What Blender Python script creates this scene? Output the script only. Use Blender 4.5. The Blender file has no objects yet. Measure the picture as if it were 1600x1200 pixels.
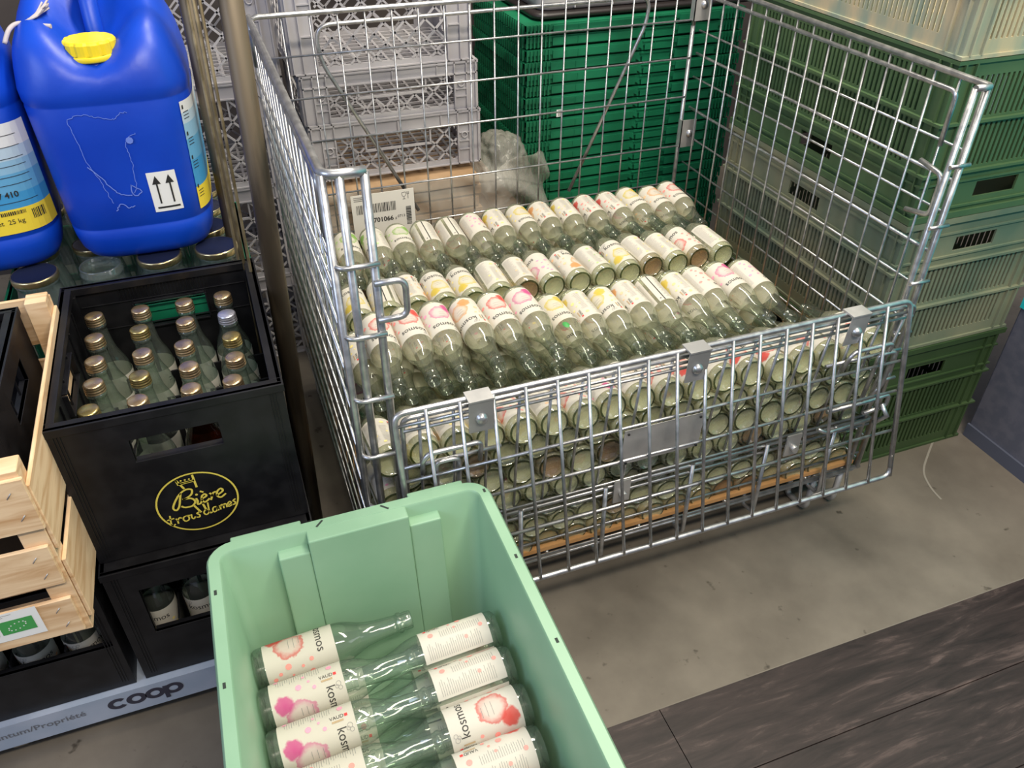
import bpy, bmesh, math, random
from mathutils import Vector, Matrix
from math import pi, sin, cos, radians as R_

# ------------------------------------------------------------------ camera, light, exposure
S = bpy.context.scene
COL = S.collection
RIGHT = Vector((0.93796368, -0.34672691, 0.00213995))
DOWN = Vector((-0.20647983, -0.56350487, -0.79989271))
FWD = Vector((0.2785502, 0.74982845, -0.60013922))
cam = bpy.data.cameras.new('camera')
cam.sensor_width = 36.0
cam.lens = 1265.24 / 1600 * 36
cam.clip_start = 0.02
co = bpy.data.objects.new('camera', cam)
COL.objects.link(co)
M = Matrix((RIGHT, -DOWN, -FWD)).transposed().to_4x4()
M.translation = Vector((-0.1032, -0.9131, 1.2599))
co.matrix_world = M
S.camera = co

S.view_settings.view_transform = 'Standard'
S.view_settings.look = 'None'
S.view_settings.gamma = 1.0
S.view_settings.exposure = 0.12
S.view_settings.use_curve_mapping = False
cy = S.cycles
cy.max_bounces = 10
cy.diffuse_bounces = 4
cy.glossy_bounces = 3
cy.transmission_bounces = 6
cy.transparent_max_bounces = 40
cy.caustics_reflective = False
cy.caustics_refractive = False
cy.use_denoising = True
cy.sample_clamp_indirect = 4.0

W = bpy.data.worlds.new('world')
S.world = W
W.use_nodes = True
W.node_tree.nodes['Background'].inputs[0].default_value = (0.72, 0.80, 1.0, 1)
W.node_tree.nodes['Background'].inputs[1].default_value = 0.34


def area(name, loc, target, sx, sy, power, color):
    l = bpy.data.lights.new(name, 'AREA')
    l.shape = 'RECTANGLE'
    l.size = sx
    l.size_y = sy
    l.energy = power
    l.color = color
    o = bpy.data.objects.new(name, l)
    COL.objects.link(o)
    o.location = loc
    o.rotation_euler = (Vector(target) - Vector(loc)).to_track_quat('-Z', 'Y').to_euler()
    return o


area('ceiling_tube_light', (0.75, 0.35, 2.65), (0.72, 0.42, 0), 0.22, 2.2, 66, (1.0, 0.92, 0.76))
area('ceiling_tube_light', (0.35, -1.6, 2.65), (0.5, 0.1, 0.3), 1.5, 0.14, 56, (1.0, 0.90, 0.74))
area('daylight_window', (-2.3, -0.9, 2.0), (0.1, 0.2, 0.5), 1.3, 1.2, 30, (0.62, 0.74, 1.0))
area('daylight_door', (2.6, -2.4, 1.9), (1.0, -0.3, 0.0), 1.2, 1.6, 10, (0.88, 0.88, 0.95))

rnd = random.Random(7)


# ------------------------------------------------------------------ materials
def new_mat(name):
    m = bpy.data.materials.new(name)
    m.use_nodes = True
    nt = m.node_tree
    b = nt.nodes['Principled BSDF']
    return m, nt, b


def c4(c):
    return (c[0], c[1], c[2], 1)


def plain(name, col, rough=0.5, metal=0.0, spec=0.5):
    m, nt, b = new_mat(name)
    b.inputs['Base Color'].default_value = c4(col)
    b.inputs['Roughness'].default_value = rough
    b.inputs['Metallic'].default_value = metal
    b.inputs['Specular IOR Level'].default_value = spec
    return m


def noisy(name, c1, c2, scale=8, rough=(0.4, 0.7), metal=0.0, detail=6, lo=0.4, hi=0.6, bump=0.0, stretch=(1, 1, 1),
          spec=0.5, bscale=None):
    m, nt, b = new_mat(name)
    N, L = nt.nodes, nt.links
    tc = N.new('ShaderNodeTexCoord')
    mp = N.new('ShaderNodeMapping')
    mp.inputs['Scale'].default_value = stretch
    no = N.new('ShaderNodeTexNoise')
    no.inputs['Scale'].default_value = scale
    no.inputs['Detail'].default_value = detail
    L.new(tc.outputs['Object'], mp.inputs[0])
    L.new(mp.outputs[0], no.inputs['Vector'])
    r = N.new('ShaderNodeValToRGB')
    r.color_ramp.elements[0].position = lo
    r.color_ramp.elements[1].position = hi
    r.color_ramp.elements[0].color = c4(c1)
    r.color_ramp.elements[1].color = c4(c2)
    L.new(no.outputs['Fac'], r.inputs[0])
    L.new(r.outputs[0], b.inputs['Base Color'])
    mr = N.new('ShaderNodeMapRange')
    mr.inputs['To Min'].default_value = rough[0]
    mr.inputs['To Max'].default_value = rough[1]
    L.new(no.outputs['Fac'], mr.inputs[0])
    L.new(mr.outputs[0], b.inputs['Roughness'])
    b.inputs['Metallic'].default_value = metal
    b.inputs['Specular IOR Level'].default_value = spec
    if bump:
        bp = N.new('ShaderNodeBump')
        bp.inputs['Strength'].default_value = bump
        bp.inputs['Distance'].default_value = 0.002
        if bscale:
            n2 = N.new('ShaderNodeTexNoise')
            n2.inputs['Scale'].default_value = bscale
            L.new(mp.outputs[0], n2.inputs['Vector'])
            L.new(n2.outputs['Fac'], bp.inputs['Height'])
        else:
            L.new(no.outputs['Fac'], bp.inputs['Height'])
        L.new(bp.outputs[0], b.inputs['Normal'])
    return m


def glass_mat(name, mid, edge, milk=0.06, milkcol=(0.75, 0.78, 0.68), gl=0.75):
    """thin clear glass: see-through, greener where it is seen edge on, glossy"""
    m = bpy.data.materials.new(name)
    m.use_nodes = True
    nt = m.node_tree
    N, L = nt.nodes, nt.links
    N.remove(N['Principled BSDF'])
    out = N['Material Output']
    lw = N.new('ShaderNodeLayerWeight')
    lw.inputs['Blend'].default_value = 0.5
    p1 = N.new('ShaderNodeMath')
    p1.operation = 'POWER'
    p1.inputs[1].default_value = 2.2
    L.new(lw.outputs['Facing'], p1.inputs[0])
    mix = N.new('ShaderNodeMixRGB')
    mix.inputs[1].default_value = c4(mid)
    mix.inputs[2].default_value = c4(edge)
    L.new(p1.outputs[0], mix.inputs[0])
    tr = N.new('ShaderNodeBsdfTransparent')
    L.new(mix.outputs[0], tr.inputs[0])
    df = N.new('ShaderNodeBsdfDiffuse')
    df.inputs[0].default_value = c4(milkcol)
    m1 = N.new('ShaderNodeMixShader')
    m1.inputs[0].default_value = milk
    L.new(tr.outputs[0], m1.inputs[1])
    L.new(df.outputs[0], m1.inputs[2])
    gs = N.new('ShaderNodeBsdfGlossy')
    gs.inputs['Roughness'].default_value = 0.07
    p2 = N.new('ShaderNodeMath')
    p2.operation = 'POWER'
    p2.inputs[1].default_value = 3.5
    L.new(lw.outputs['Facing'], p2.inputs[0])
    p3 = N.new('ShaderNodeMath')
    p3.operation = 'MULTIPLY_ADD'
    p3.inputs[1].default_value = gl
    p3.inputs[2].default_value = 0.09
    L.new(p2.outputs[0], p3.inputs[0])
    m2 = N.new('ShaderNodeMixShader')
    L.new(p3.outputs[0], m2.inputs[0])
    L.new(m1.outputs[0], m2.inputs[1])
    L.new(gs.outputs[0], m2.inputs[2])
    L.new(m2.outputs[0], out.inputs['Surface'])
    return m


G_CLEAR = glass_mat('clear_bottle_glass', (0.985, 0.99, 0.95), (0.56, 0.62, 0.46), 0.15, (0.92, 0.91, 0.66))  # pale haze paints in the refracted glow of the shoulders, plus dried film
G_NECK = glass_mat('thick_bottle_neck_glass', (0.88, 0.92, 0.88), (0.27, 0.36, 0.29), 0.025, (0.7, 0.75, 0.62))
G_BASE = glass_mat('thick_bottle_base_glass', (0.94, 0.95, 0.80), (0.6, 0.62, 0.44), 0.30, (0.82, 0.83, 0.55))
G_RIM = glass_mat('bottle_heel_glass', (0.26, 0.33, 0.22), (0.06, 0.09, 0.06), 0.03, (0.3, 0.35, 0.2), 0.9)
G_CRATE = glass_mat('clear_bottle_glass_greenish', (0.94, 0.975, 0.94), (0.36, 0.52, 0.42), 0.04, (0.7, 0.8, 0.72))
G_JAR = glass_mat('jar_glass', (0.90, 0.95, 0.93), (0.40, 0.52, 0.50), 0.08, (0.6, 0.68, 0.68))
G_AMBER = glass_mat('amber_bottle_glass', (0.35, 0.12, 0.03), (0.08, 0.02, 0.01), 0.05, (0.15, 0.05, 0.02))
ZINC = noisy('galvanised_wire', (0.40, 0.405, 0.415), (0.56, 0.56, 0.565), 60, (0.25, 0.42), 0.85)
ZINC_D = noisy('galvanised_sheet', (0.46, 0.46, 0.46), (0.62, 0.61, 0.60), 14, (0.38, 0.55), 0.7)
RUST = noisy('worn_brown_steel', (0.05, 0.037, 0.024), (0.14, 0.108, 0.07), 30, (0.35, 0.6), 0.3, stretch=(1, 1, 0.15))
BRASSY = noisy('yellowed_wire', (0.12, 0.09, 0.045), (0.25, 0.20, 0.12), 30, (0.4, 0.6), 0.4)
BLACK = noisy('black_crate_plastic', (0.0045, 0.0045, 0.006), (0.009, 0.009, 0.011), 30, (0.34, 0.5), bump=0.05, spec=0.4)
BLACKIN = BLACK
MINT = noisy('mint_green_plastic', (0.205, 0.365, 0.235), (0.240, 0.405, 0.270), 5, (0.3, 0.45))
MINT.node_tree.nodes['Principled BSDF'].inputs['Subsurface Weight'].default_value = 0.0
BLUE = noisy('blue_canister_plastic', (0.002, 0.045, 0.46), (0.003, 0.06, 0.54), 6, (0.34, 0.46), bump=0.1, bscale=90)
YELLOW = plain('yellow_cap_plastic', (0.86, 0.66, 0.02), 0.4)
WHITE = plain('white_paper', (0.82, 0.82, 0.80), 0.6)
OFFW = plain('offwhite_card', (0.72, 0.69, 0.64), 0.6)
INK = plain('black_ink', (0.02, 0.02, 0.02), 0.6)
INKG = plain('grey_print', (0.32, 0.31, 0.30), 0.7)
REDP = plain('red_print', (0.75, 0.05, 0.05), 0.6)
GREENP = plain('green_print', (0.06, 0.32, 0.08), 0.6)
GOLD = noisy('gold_cap_metal', (0.62, 0.43, 0.24), (0.74, 0.56, 0.34), 40, (0.22, 0.34), 0.9)
GOLD2 = noisy('brass_cap_metal', (0.50, 0.38, 0.14), (0.60, 0.47, 0.20), 40, (0.22, 0.34), 0.9)
SILVER = plain('silver_cap_metal', (0.62, 0.62, 0.72), 0.3, 0.8)
LIDN = plain('dark_blue_lid_top', (0.015, 0.02, 0.05), 0.25)
LIDG = plain('lid_gold_rim', (0.52, 0.43, 0.24), 0.25, 0.9)
WOOD = None


def wood_mat(name, c1, c2, sc=1.0, axes=(3, 18, 26)):
    m, nt, b = new_mat(name)
    N, L = nt.nodes, nt.links
    tc = N.new('ShaderNodeTexCoord')
    mp = N.new('ShaderNodeMapping')
    mp.inputs['Scale'].default_value = tuple(a * sc for a in axes)
    no = N.new('ShaderNodeTexNoise')
    no.inputs['Scale'].default_value = 2.2
    no.inputs['Detail'].default_value = 8
    no.inputs['Distortion'].default_value = 1.2
    L.new(tc.outputs['Object'], mp.inputs[0])
    L.new(mp.outputs[0], no.inputs['Vector'])
    r = N.new('ShaderNodeValToRGB')
    r.color_ramp.elements[0].position = 0.3
    r.color_ramp.elements[1].position = 0.6
    r.color_ramp.elements[0].color = c4(c1)
    r.color_ramp.elements[1].color = c4(c2)
    L.new(no.outputs['Fac'], r.inputs[0])
    L.new(r.outputs[0], b.inputs['Base Color'])
    b.inputs['Roughness'].default_value = 0.65
    return m


WOOD = wood_mat('poplar_wood', (0.56, 0.33, 0.16), (0.80, 0.58, 0.36))
WOOD_S = wood_mat('poplar_wood_side', (0.56, 0.33, 0.16), (0.80, 0.58, 0.36), 1.0, (18, 3, 26))
CARD = noisy('cardboard', (0.40, 0.25, 0.13), (0.50, 0.33, 0.19), 12, (0.7, 0.85))
CARD_O = noisy('orange_cardboard', (0.52, 0.26, 0.09), (0.62, 0.33, 0.13), 12, (0.7, 0.85))
GREYP = noisy('grey_crate_plastic', (0.36, 0.345, 0.37), (0.45, 0.435, 0.45), 7, (0.4, 0.6))
GREEN = noisy('green_tray_plastic', (0.004, 0.115, 0.05), (0.007, 0.17, 0.078), 9, (0.35, 0.55))
GREEN_J = noisy('dark_green_crate_plastic', (0.004, 0.14, 0.07), (0.01, 0.20, 0.10), 9, (0.35, 0.55))
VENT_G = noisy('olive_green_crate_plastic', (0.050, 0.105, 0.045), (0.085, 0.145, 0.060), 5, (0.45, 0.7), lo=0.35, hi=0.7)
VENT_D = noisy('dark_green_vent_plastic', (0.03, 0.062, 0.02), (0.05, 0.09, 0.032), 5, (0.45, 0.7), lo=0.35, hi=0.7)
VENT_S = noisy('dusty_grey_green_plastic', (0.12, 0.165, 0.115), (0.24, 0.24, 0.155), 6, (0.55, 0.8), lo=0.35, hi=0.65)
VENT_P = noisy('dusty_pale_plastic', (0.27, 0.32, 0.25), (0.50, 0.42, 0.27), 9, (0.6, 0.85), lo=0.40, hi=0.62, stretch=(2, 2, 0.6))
DOLLY = noisy('blue_grey_paint', (0.30, 0.36, 0.47), (0.36, 0.41, 0.52), 12, (0.4, 0.6))
CABM = noisy('slate_cabinet_panel', (0.10, 0.105, 0.14), (0.13, 0.13, 0.165), 40, (0.45, 0.55))
TURQ = plain('turquoise_panel', (0.02, 0.55, 0.58), 0.4)
RUBBER = plain('grey_rubber', (0.16, 0.15, 0.14), 0.7)
DARKW = noisy('dark_wall_paint', (0.045, 0.036, 0.034), (0.065, 0.053, 0.048), 3, (0.7, 0.9))
BINP = noisy('milky_bin_plastic', (0.42, 0.41, 0.43), (0.52, 0.50, 0.50), 5, (0.3, 0.45))
LOGO = plain('yellow_logo_print', (0.72, 0.60, 0.10), 0.5)
DTXT = plain('dark_print', (0.03, 0.03, 0.05), 0.5)


def film_mat():
    m = bpy.data.materials.new('plastic_film')
    m.use_nodes = True
    nt = m.node_tree
    N, L = nt.nodes, nt.links
    b = N['Principled BSDF']
    b.inputs['Base Color'].default_value = (0.62, 0.60, 0.54, 1)
    b.inputs['Roughness'].default_value = 0.18
    tr = N.new('ShaderNodeBsdfTransparent')
    mx = N.new('ShaderNodeMixShader')
    mx.inputs[0].default_value = 0.26
    L.new(tr.outputs[0], mx.inputs[1])
    L.new(b.outputs[0], mx.inputs[2])
    L.new(mx.outputs[0], N['Material Output'].inputs['Surface'])
    return m


FILM = film_mat()


def label_mat(name, paper, ring, blot):
    """bottle label: cream paper with a watercolour ring and blot, laid out in the label's own metres"""
    m, nt, b = new_mat(name)
    N, L = nt.nodes, nt.links
    uv = N.new('ShaderNodeTexCoord')
    no = N.new('ShaderNodeTexNoise')
    no.inputs['Scale'].default_value = 130
    no.inputs['Detail'].default_value = 4
    L.new(uv.outputs['UV'], no.inputs['Vector'])
    nf = N.new('ShaderNodeMath')
    nf.operation = 'MULTIPLY_ADD'
    nf.inputs[1].default_value = 0.012
    nf.inputs[2].default_value = -0.006
    L.new(no.outputs['Fac'], nf.inputs[0])

    def dist(cx, cy_):
        v = N.new('ShaderNodeVectorMath')
        v.operation = 'DISTANCE'
        v.inputs[1].default_value = (cx, cy_, 0)
        L.new(uv.outputs['UV'], v.inputs[0])
        a = N.new('ShaderNodeMath')
        a.operation = 'ADD'
        L.new(v.outputs['Value'], a.inputs[0])
        L.new(nf.outputs[0], a.inputs[1])
        return a

    def ramp(src, stops, scale):
        mu = N.new('ShaderNodeMath')
        mu.operation = 'MULTIPLY'
        mu.inputs[1].default_value = scale
        L.new(src.outputs[0], mu.inputs[0])
        r = N.new('ShaderNodeValToRGB')
        e = r.color_ramp.elements
        e[0].position, e[0].color = stops[0][0], (stops[0][1],) * 3 + (1,)
        e[1].position, e[1].color = stops[-1][0], (stops[-1][1],) * 3 + (1,)
        for p, v in stops[1:-1]:
            q = e.new(p)
            q.color = (v, v, v, 1)
        L.new(mu.outputs[0], r.inputs[0])
        return r

    d1 = dist(0.0, 0.036)
    r1 = ramp(d1, [(0.0, 0.10), (0.38, 0.15), (0.52, 0.42), (0.60, 0.75), (0.66, 0.85), (0.72, 0.0)], 33)
    d2 = dist(-0.019, 0.016)
    r2 = ramp(d2, [(0.0, 1.0), (0.45, 0.9), (0.62, 0.0)], 45)
    mx = N.new('ShaderNodeMixRGB')
    mx.inputs[1].default_value = c4(paper)
    mx.inputs[2].default_value = c4(ring)
    L.new(r1.outputs[0], mx.inputs[0])
    mx2 = N.new('ShaderNodeMixRGB')
    mx2.inputs[2].default_value = c4(blot)
    L.new(r2.outputs[0], mx2.inputs[0])
    L.new(mx.outputs[0], mx2.inputs[1])
    L.new(mx2.outputs[0], b.inputs['Base Color'])
    b.inputs['Roughness'].default_value = 0.5
    b.inputs['Specular IOR Level'].default_value = 0.3
    tl = N.new('ShaderNodeBsdfTranslucent')
    L.new(mx2.outputs[0], tl.inputs[0])
    ms = N.new('ShaderNodeMixShader')
    ms.inputs[0].default_value = 0.38
    L.new(b.outputs[0], ms.inputs[1])
    L.new(tl.outputs[0], ms.inputs[2])
    L.new(ms.outputs[0], N['Material Output'].inputs['Surface'])
    return m


CREAM = (0.88, 0.835, 0.75)
FLAV = {}
for key, word, ring, blot in [('red', 'red', (0.80, 0.16, 0.14), (0.82, 0.10, 0.08)),
                              ('pink', 'pink', (0.80, 0.26, 0.44), (0.78, 0.12, 0.36)),
                              ('yellow', 'yellow', (0.84, 0.68, 0.14), (0.86, 0.66, 0.10)),
                              ('orange', 'orange', (0.86, 0.48, 0.22), (0.86, 0.42, 0.16)),
                              ('green', 'green', (0.36, 0.58, 0.14), (0.30, 0.55, 0.12))]:
    FLAV[key] = (label_mat(word + '_swirl_label', CREAM, ring, blot),
                 plain(word + '_dot_print', tuple(0.40 * a + 0.35 * b + 0.25 * c for a, b, c in zip(blot, ring, CREAM)), 0.6))


# ------------------------------------------------------------------ mesh helpers
class MB:
    def __init__(self):
        self.bm = bmesh.new()

    def face(self, vs, mi=0, smooth=False):
        try:
            f = self.bm.faces.new(vs)
        except ValueError:
            return None
        f.material_index = mi
        f.smooth = smooth
        return f

    def box(self, x0, x1, y0, y1, z0, z1, mi=0):
        v = [self.bm.verts.new(p) for p in ((x0, y0, z0), (x1, y0, z0), (x1, y1, z0), (x0, y1, z0),
                                            (x0, y0, z1), (x1, y0, z1), (x1, y1, z1), (x0, y1, z1))]
        for f in ((0, 3, 2, 1), (4, 5, 6, 7), (0, 1, 5, 4), (1, 2, 6, 5), (2, 3, 7, 6), (3, 0, 4, 7)):
            self.face([v[i] for i in f], mi)
        return self

    def obox(self, O, U, V, N, mi=0):
        """box from corner O with edge vectors U, V, N"""
        O, U, V, N = map(Vector, (O, U, V, N))
        if U.cross(V).dot(N) < 0:
            U, V = V, U
        P = [O, O + U, O + U + V, O + V]
        v = [self.bm.verts.new(p) for p in P] + [self.bm.verts.new(p + N) for p in P]
        for f in ((0, 3, 2, 1), (4, 5, 6, 7), (0, 1, 5, 4), (1, 2, 6, 5), (2, 3, 7, 6), (3, 0, 4, 7)):
            self.face([v[i] for i in f], mi)
        return self

    def tube(self, pts, r, n=8, mi=0, closed=False, smooth=True):
        pts = [Vector(p) for p in pts]
        m = len(pts)
        rings = []
        prev = None
        for i, p in enumerate(pts):
            a = pts[(i - 1) % m] if (closed or i > 0) else p
            b = pts[(i + 1) % m] if (closed or i < m - 1) else p
            t = (b - a).normalized()
            if prev is None:
                u = t.cross(Vector((0, 0, 1)))
                if u.length < 1e-3:
                    u = t.cross(Vector((1, 0, 0)))
                u.normalize()
            else:
                u = (prev - t * prev.dot(t))
                if u.length < 1e-5:
                    u = t.cross(Vector((0, 1, 0.3)))
                u.normalize()
            prev = u
            w = t.cross(u)
            rings.append([self.bm.verts.new(p + (u * cos(2 * pi * k / n) + w * sin(2 * pi * k / n)) * r) for k in range(n)])
        rr = rings + ([rings[0]] if closed else [])
        for A, B in zip(rr, rr[1:]):
            for k in range(n):
                self.face([A[k], A[(k + 1) % n], B[(k + 1) % n], B[k]], mi, smooth)
        if not closed:
            self.face(list(reversed(rings[0])), mi)
            self.face(rings[-1], mi)
        return self

    def lathe(self, prof, n=32, mi=0, cap0=False, cap1=False, smooth=True, C=(0, 0, 0)):
        C = Vector(C)
        rings = []
        for r, z in prof:
            if r < 1e-6:
                rings.append([self.bm.verts.new(C + Vector((0, 0, z)))])
            else:
                rings.append([self.bm.verts.new(C + Vector((r * cos(2 * pi * k / n), r * sin(2 * pi * k / n), z))) for k in range(n)])
        for A, B in zip(rings, rings[1:]):
            for k in range(n):
                a = [A[k % len(A)], A[(k + 1) % len(A)], B[(k + 1) % len(B)], B[k % len(B)]]
                q = []
                for v in a:
                    if v not in q:
                        q.append(v)
                if len(q) > 2:
                    self.face(q, mi, smooth)
        if cap0 and len(rings[0]) > 1:
            self.face(list(reversed(rings[0])), mi)
        if cap1 and len(rings[-1]) > 1:
            self.face(rings[-1], mi)
        return self

    def loft(self, rings, mi=0, cap0=True, cap1=True, smooth=True):
        R = [[self.bm.verts.new(p) for p in r] for r in rings]
        n = len(R[0])
        for A, B in zip(R, R[1:]):
            for k in range(n):
                self.face([A[k], A[(k + 1) % n], B[(k + 1) % n], B[k]], mi, smooth)
        if cap0:
            self.face(list(reversed(R[0])), mi, smooth)
        if cap1:
            self.face(R[-1], mi, smooth)
        return R

    def plate(self, O, U, V, us, vs, solid, t, mi=0):
        """flat sheet of thickness t with openings; U, V unit vectors, front on +UxV"""
        O, U, V = Vector(O), Vector(U), Vector(V)
        Nn = U.cross(V)
        nu, nv = len(us), len(vs)
        F, B = {}, {}

        def fv(i, j):
            if (i, j) not in F:
                p = O + U * us[i] + V * vs[j]
                F[i, j] = self.bm.verts.new(p)
                B[i, j] = self.bm.verts.new(p - Nn * t)
            return F[i, j], B[i, j]
        mask = [[bool(solid(i, j)) for j in range(nv - 1)] for i in range(nu - 1)]

        def s(i, j):
            return 0 <= i < nu - 1 and 0 <= j < nv - 1 and mask[i][j]
        for i in range(nu - 1):
            for j in range(nv - 1):
                if not mask[i][j]:
                    continue
                a, a_ = fv(i, j)
                b, b_ = fv(i + 1, j)
                c, c_ = fv(i + 1, j + 1)
                d, d_ = fv(i, j + 1)
                self.face([a, b, c, d], mi)
                self.face([d_, c_, b_, a_], mi)
                if not s(i, j - 1):
                    self.face([a_, b_, b, a], mi)
                if not s(i, j + 1):
                    self.face([d, c, c_, d_], mi)
                if not s(i - 1, j):
                    self.face([a_, a, d, d_], mi)
                if not s(i + 1, j):
                    self.face([b, b_, c_, c], mi)
        return self

    def build(self, name, mats, parent=None, fix=False):
        if fix:
            bmesh.ops.recalc_face_normals(self.bm, faces=self.bm.faces)
        me = bpy.data.meshes.new(name)
        self.bm.to_mesh(me)
        self.bm.free()
        for m in (mats if isinstance(mats, (list, tuple)) else [mats]):
            me.materials.append(m)
        o = bpy.data.objects.new(name, me)
        COL.objects.link(o)
        if parent is not None:
            o.parent = parent
        return o


def tag(o, label=None, cat=None, group=None, kind=None):
    if label:
        o['label'] = label
    if cat:
        o['category'] = cat
    if group:
        o['group'] = group
    if kind:
        o['kind'] = kind
    return o


def empty(name, loc=(0, 0, 0), rz=0.0):
    o = bpy.data.objects.new(name, None)
    COL.objects.link(o)
    o.location = loc
    o.rotation_euler = (0, 0, rz)
    return o


def copy_tree(o, parent=None):
    c = o.copy()
    COL.objects.link(c)
    if parent is not None:
        c.parent = parent
    for ch in list(o.children):
        copy_tree(ch, c)
    return c


def bevel(o, w, seg=2, ang=40):
    b = o.modifiers.new('bevel', 'BEVEL')
    b.width = w
    b.segments = seg
    b.limit_method = 'ANGLE'
    b.angle_limit = R_(ang)
    return o


def smooth_path(pts, k=6):
    """Catmull-Rom through 2-D or 3-D points"""
    P = [Vector(p) for p in pts]
    out = []
    for i in range(len(P) - 1):
        p0, p1, p2, p3 = P[max(i - 1, 0)], P[i], P[i + 1], P[min(i + 2, len(P) - 1)]
        for j in range(k):
            t = j / k
            out.append(0.5 * ((2 * p1) + (p2 - p0) * t + (2 * p0 - 5 * p1 + 4 * p2 - p3) * t * t + (3 * p1 - p0 - 3 * p2 + p3) * t ** 3))
    out.append(P[-1])
    return out


def bend(pts, r, k=5):
    """polyline with its inner corners rounded to radius r"""
    P = [Vector(p) for p in pts]
    out = [P[0]]
    for a, b, c in zip(P, P[1:], P[2:]):
        d1, d2 = (a - b), (c - b)
        q = min(r, d1.length * 0.49, d2.length * 0.49)
        s, e = b + d1.normalized() * q, b + d2.normalized() * q
        for j in range(k + 1):
            t = j / k
            out.append(s * (1 - t) ** 2 + b * 2 * t * (1 - t) + e * t * t)
    out.append(P[-1])
    return out


def font_tris(txt, size, shear=0.0, bold=0.0, align='CENTER', xscale=1.0):
    cu = bpy.data.curves.new('t', 'FONT')
    cu.body = txt
    cu.size = size
    cu.shear = shear
    cu.offset = bold
    cu.align_x = align
    cu.align_y = 'CENTER'
    cu.resolution_u = 3
    o = bpy.data.objects.new('t', cu)
    COL.objects.link(o)
    dg = bpy.context.evaluated_depsgraph_get()
    me = o.evaluated_get(dg).to_mesh()
    vs = [(v.co.x * xscale, v.co.y) for v in me.vertices]
    fs = [tuple(p.vertices) for p in me.polygons]
    o.evaluated_get(dg).to_mesh_clear()
    bpy.data.objects.remove(o)
    bpy.data.curves.remove(cu)
    return vs, fs


_fc = {}


def put_text(mb, fn, txt, size, x, y, mi=0, rot=0.0, **kw):
    """lay text out in a flat (s,t) plane, fn maps (s,t) to 3-D"""
    key = (txt, size, tuple(sorted(kw.items())))
    if key not in _fc:
        _fc[key] = font_tris(txt, size, **kw)
    vs, fs = _fc[key]
    c, s = cos(rot), sin(rot)
    V = [mb.bm.verts.new(fn(x + a * c - b * s, y + a * s + b * c)) for a, b in vs]
    for f in fs:
        mb.face([V[i] for i in f], mi)


def put_rect(mb, fn, x0, x1, y0, y1, mi=0, step=0.006):
    n = max(1, int(math.ceil(abs(x1 - x0) / step)))
    for i in range(n):
        a = x0 + (x1 - x0) * i / n
        b = x0 + (x1 - x0) * (i + 1) / n
        mb.face([mb.bm.verts.new(fn(*p)) for p in ((a, y0), (b, y0), (b, y1), (a, y1))], mi)


def put_disc(mb, fn, x, y, r, mi=0, n=14):
    mb.face([mb.bm.verts.new(fn(x + r * cos(2 * pi * k / n), y + r * sin(2 * pi * k / n))) for k in range(n)], mi)


def put_stroke(mb, fn, pts, w, mi=0):
    P = [Vector((p[0], p[1])) for p in pts]
    L_, R2 = [], []
    for i, p in enumerate(P):
        a, b = P[max(i - 1, 0)], P[min(i + 1, len(P) - 1)]
        d = (b - a)
        if d.length < 1e-9:
            d = Vector((1, 0))
        d.normalize()
        n = Vector((-d.y, d.x)) * w / 2
        L_.append(mb.bm.verts.new(fn(*(p + n))))
        R2.append(mb.bm.verts.new(fn(*(p - n))))
    for i in range(len(P) - 1):
        mb.face([R2[i], R2[i + 1], L_[i + 1], L_[i]], mi)


# ------------------------------------------------------------------ the room
def floor_mat():
    m, nt, b = new_mat('grey_concrete')
    N, L = nt.nodes, nt.links
    tc = N.new('ShaderNodeTexCoord')
    n1 = N.new('ShaderNodeTexNoise')
    n1.inputs['Scale'].default_value = 5.0
    n1.inputs['Detail'].default_value = 9
    n1.inputs['Roughness'].default_value = 0.6
    L.new(tc.outputs['Object'], n1.inputs['Vector'])
    r = N.new('ShaderNodeValToRGB')
    r.color_ramp.elements[0].position, r.color_ramp.elements[0].color = 0.3, (0.105, 0.088, 0.070, 1)
    r.color_ramp.elements[1].position, r.color_ramp.elements[1].color = 0.7, (0.185, 0.160, 0.130, 1)
    L.new(n1.outputs['Fac'], r.inputs[0])
    n2 = N.new('ShaderNodeTexNoise')
    n2.inputs['Scale'].default_value = 30
    n2.inputs['Detail'].default_value = 3
    L.new(tc.outputs['Object'], n2.inputs['Vector'])
    r2 = N.new('ShaderNodeValToRGB')
    r2.color_ramp.elements[0].position, r2.color_ramp.elements[0].color = 0.262, (0.35, 0.33, 0.30, 1)
    r2.color_ramp.elements[1].position, r2.color_ramp.elements[1].color = 0.33, (1, 1, 1, 1)
    L.new(n2.outputs['Fac'], r2.inputs[0])
    mu = N.new('ShaderNodeMixRGB')
    mu.blend_type = 'MULTIPLY'
    mu.inputs[0].default_value = 1
    L.new(r.outputs[0], mu.inputs[1])
    L.new(r2.outputs[0], mu.inputs[2])
    L.new(mu.outputs[0], b.inputs['Base Color'])
    b.inputs['Roughness'].default_value = 0.62
    return m


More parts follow.
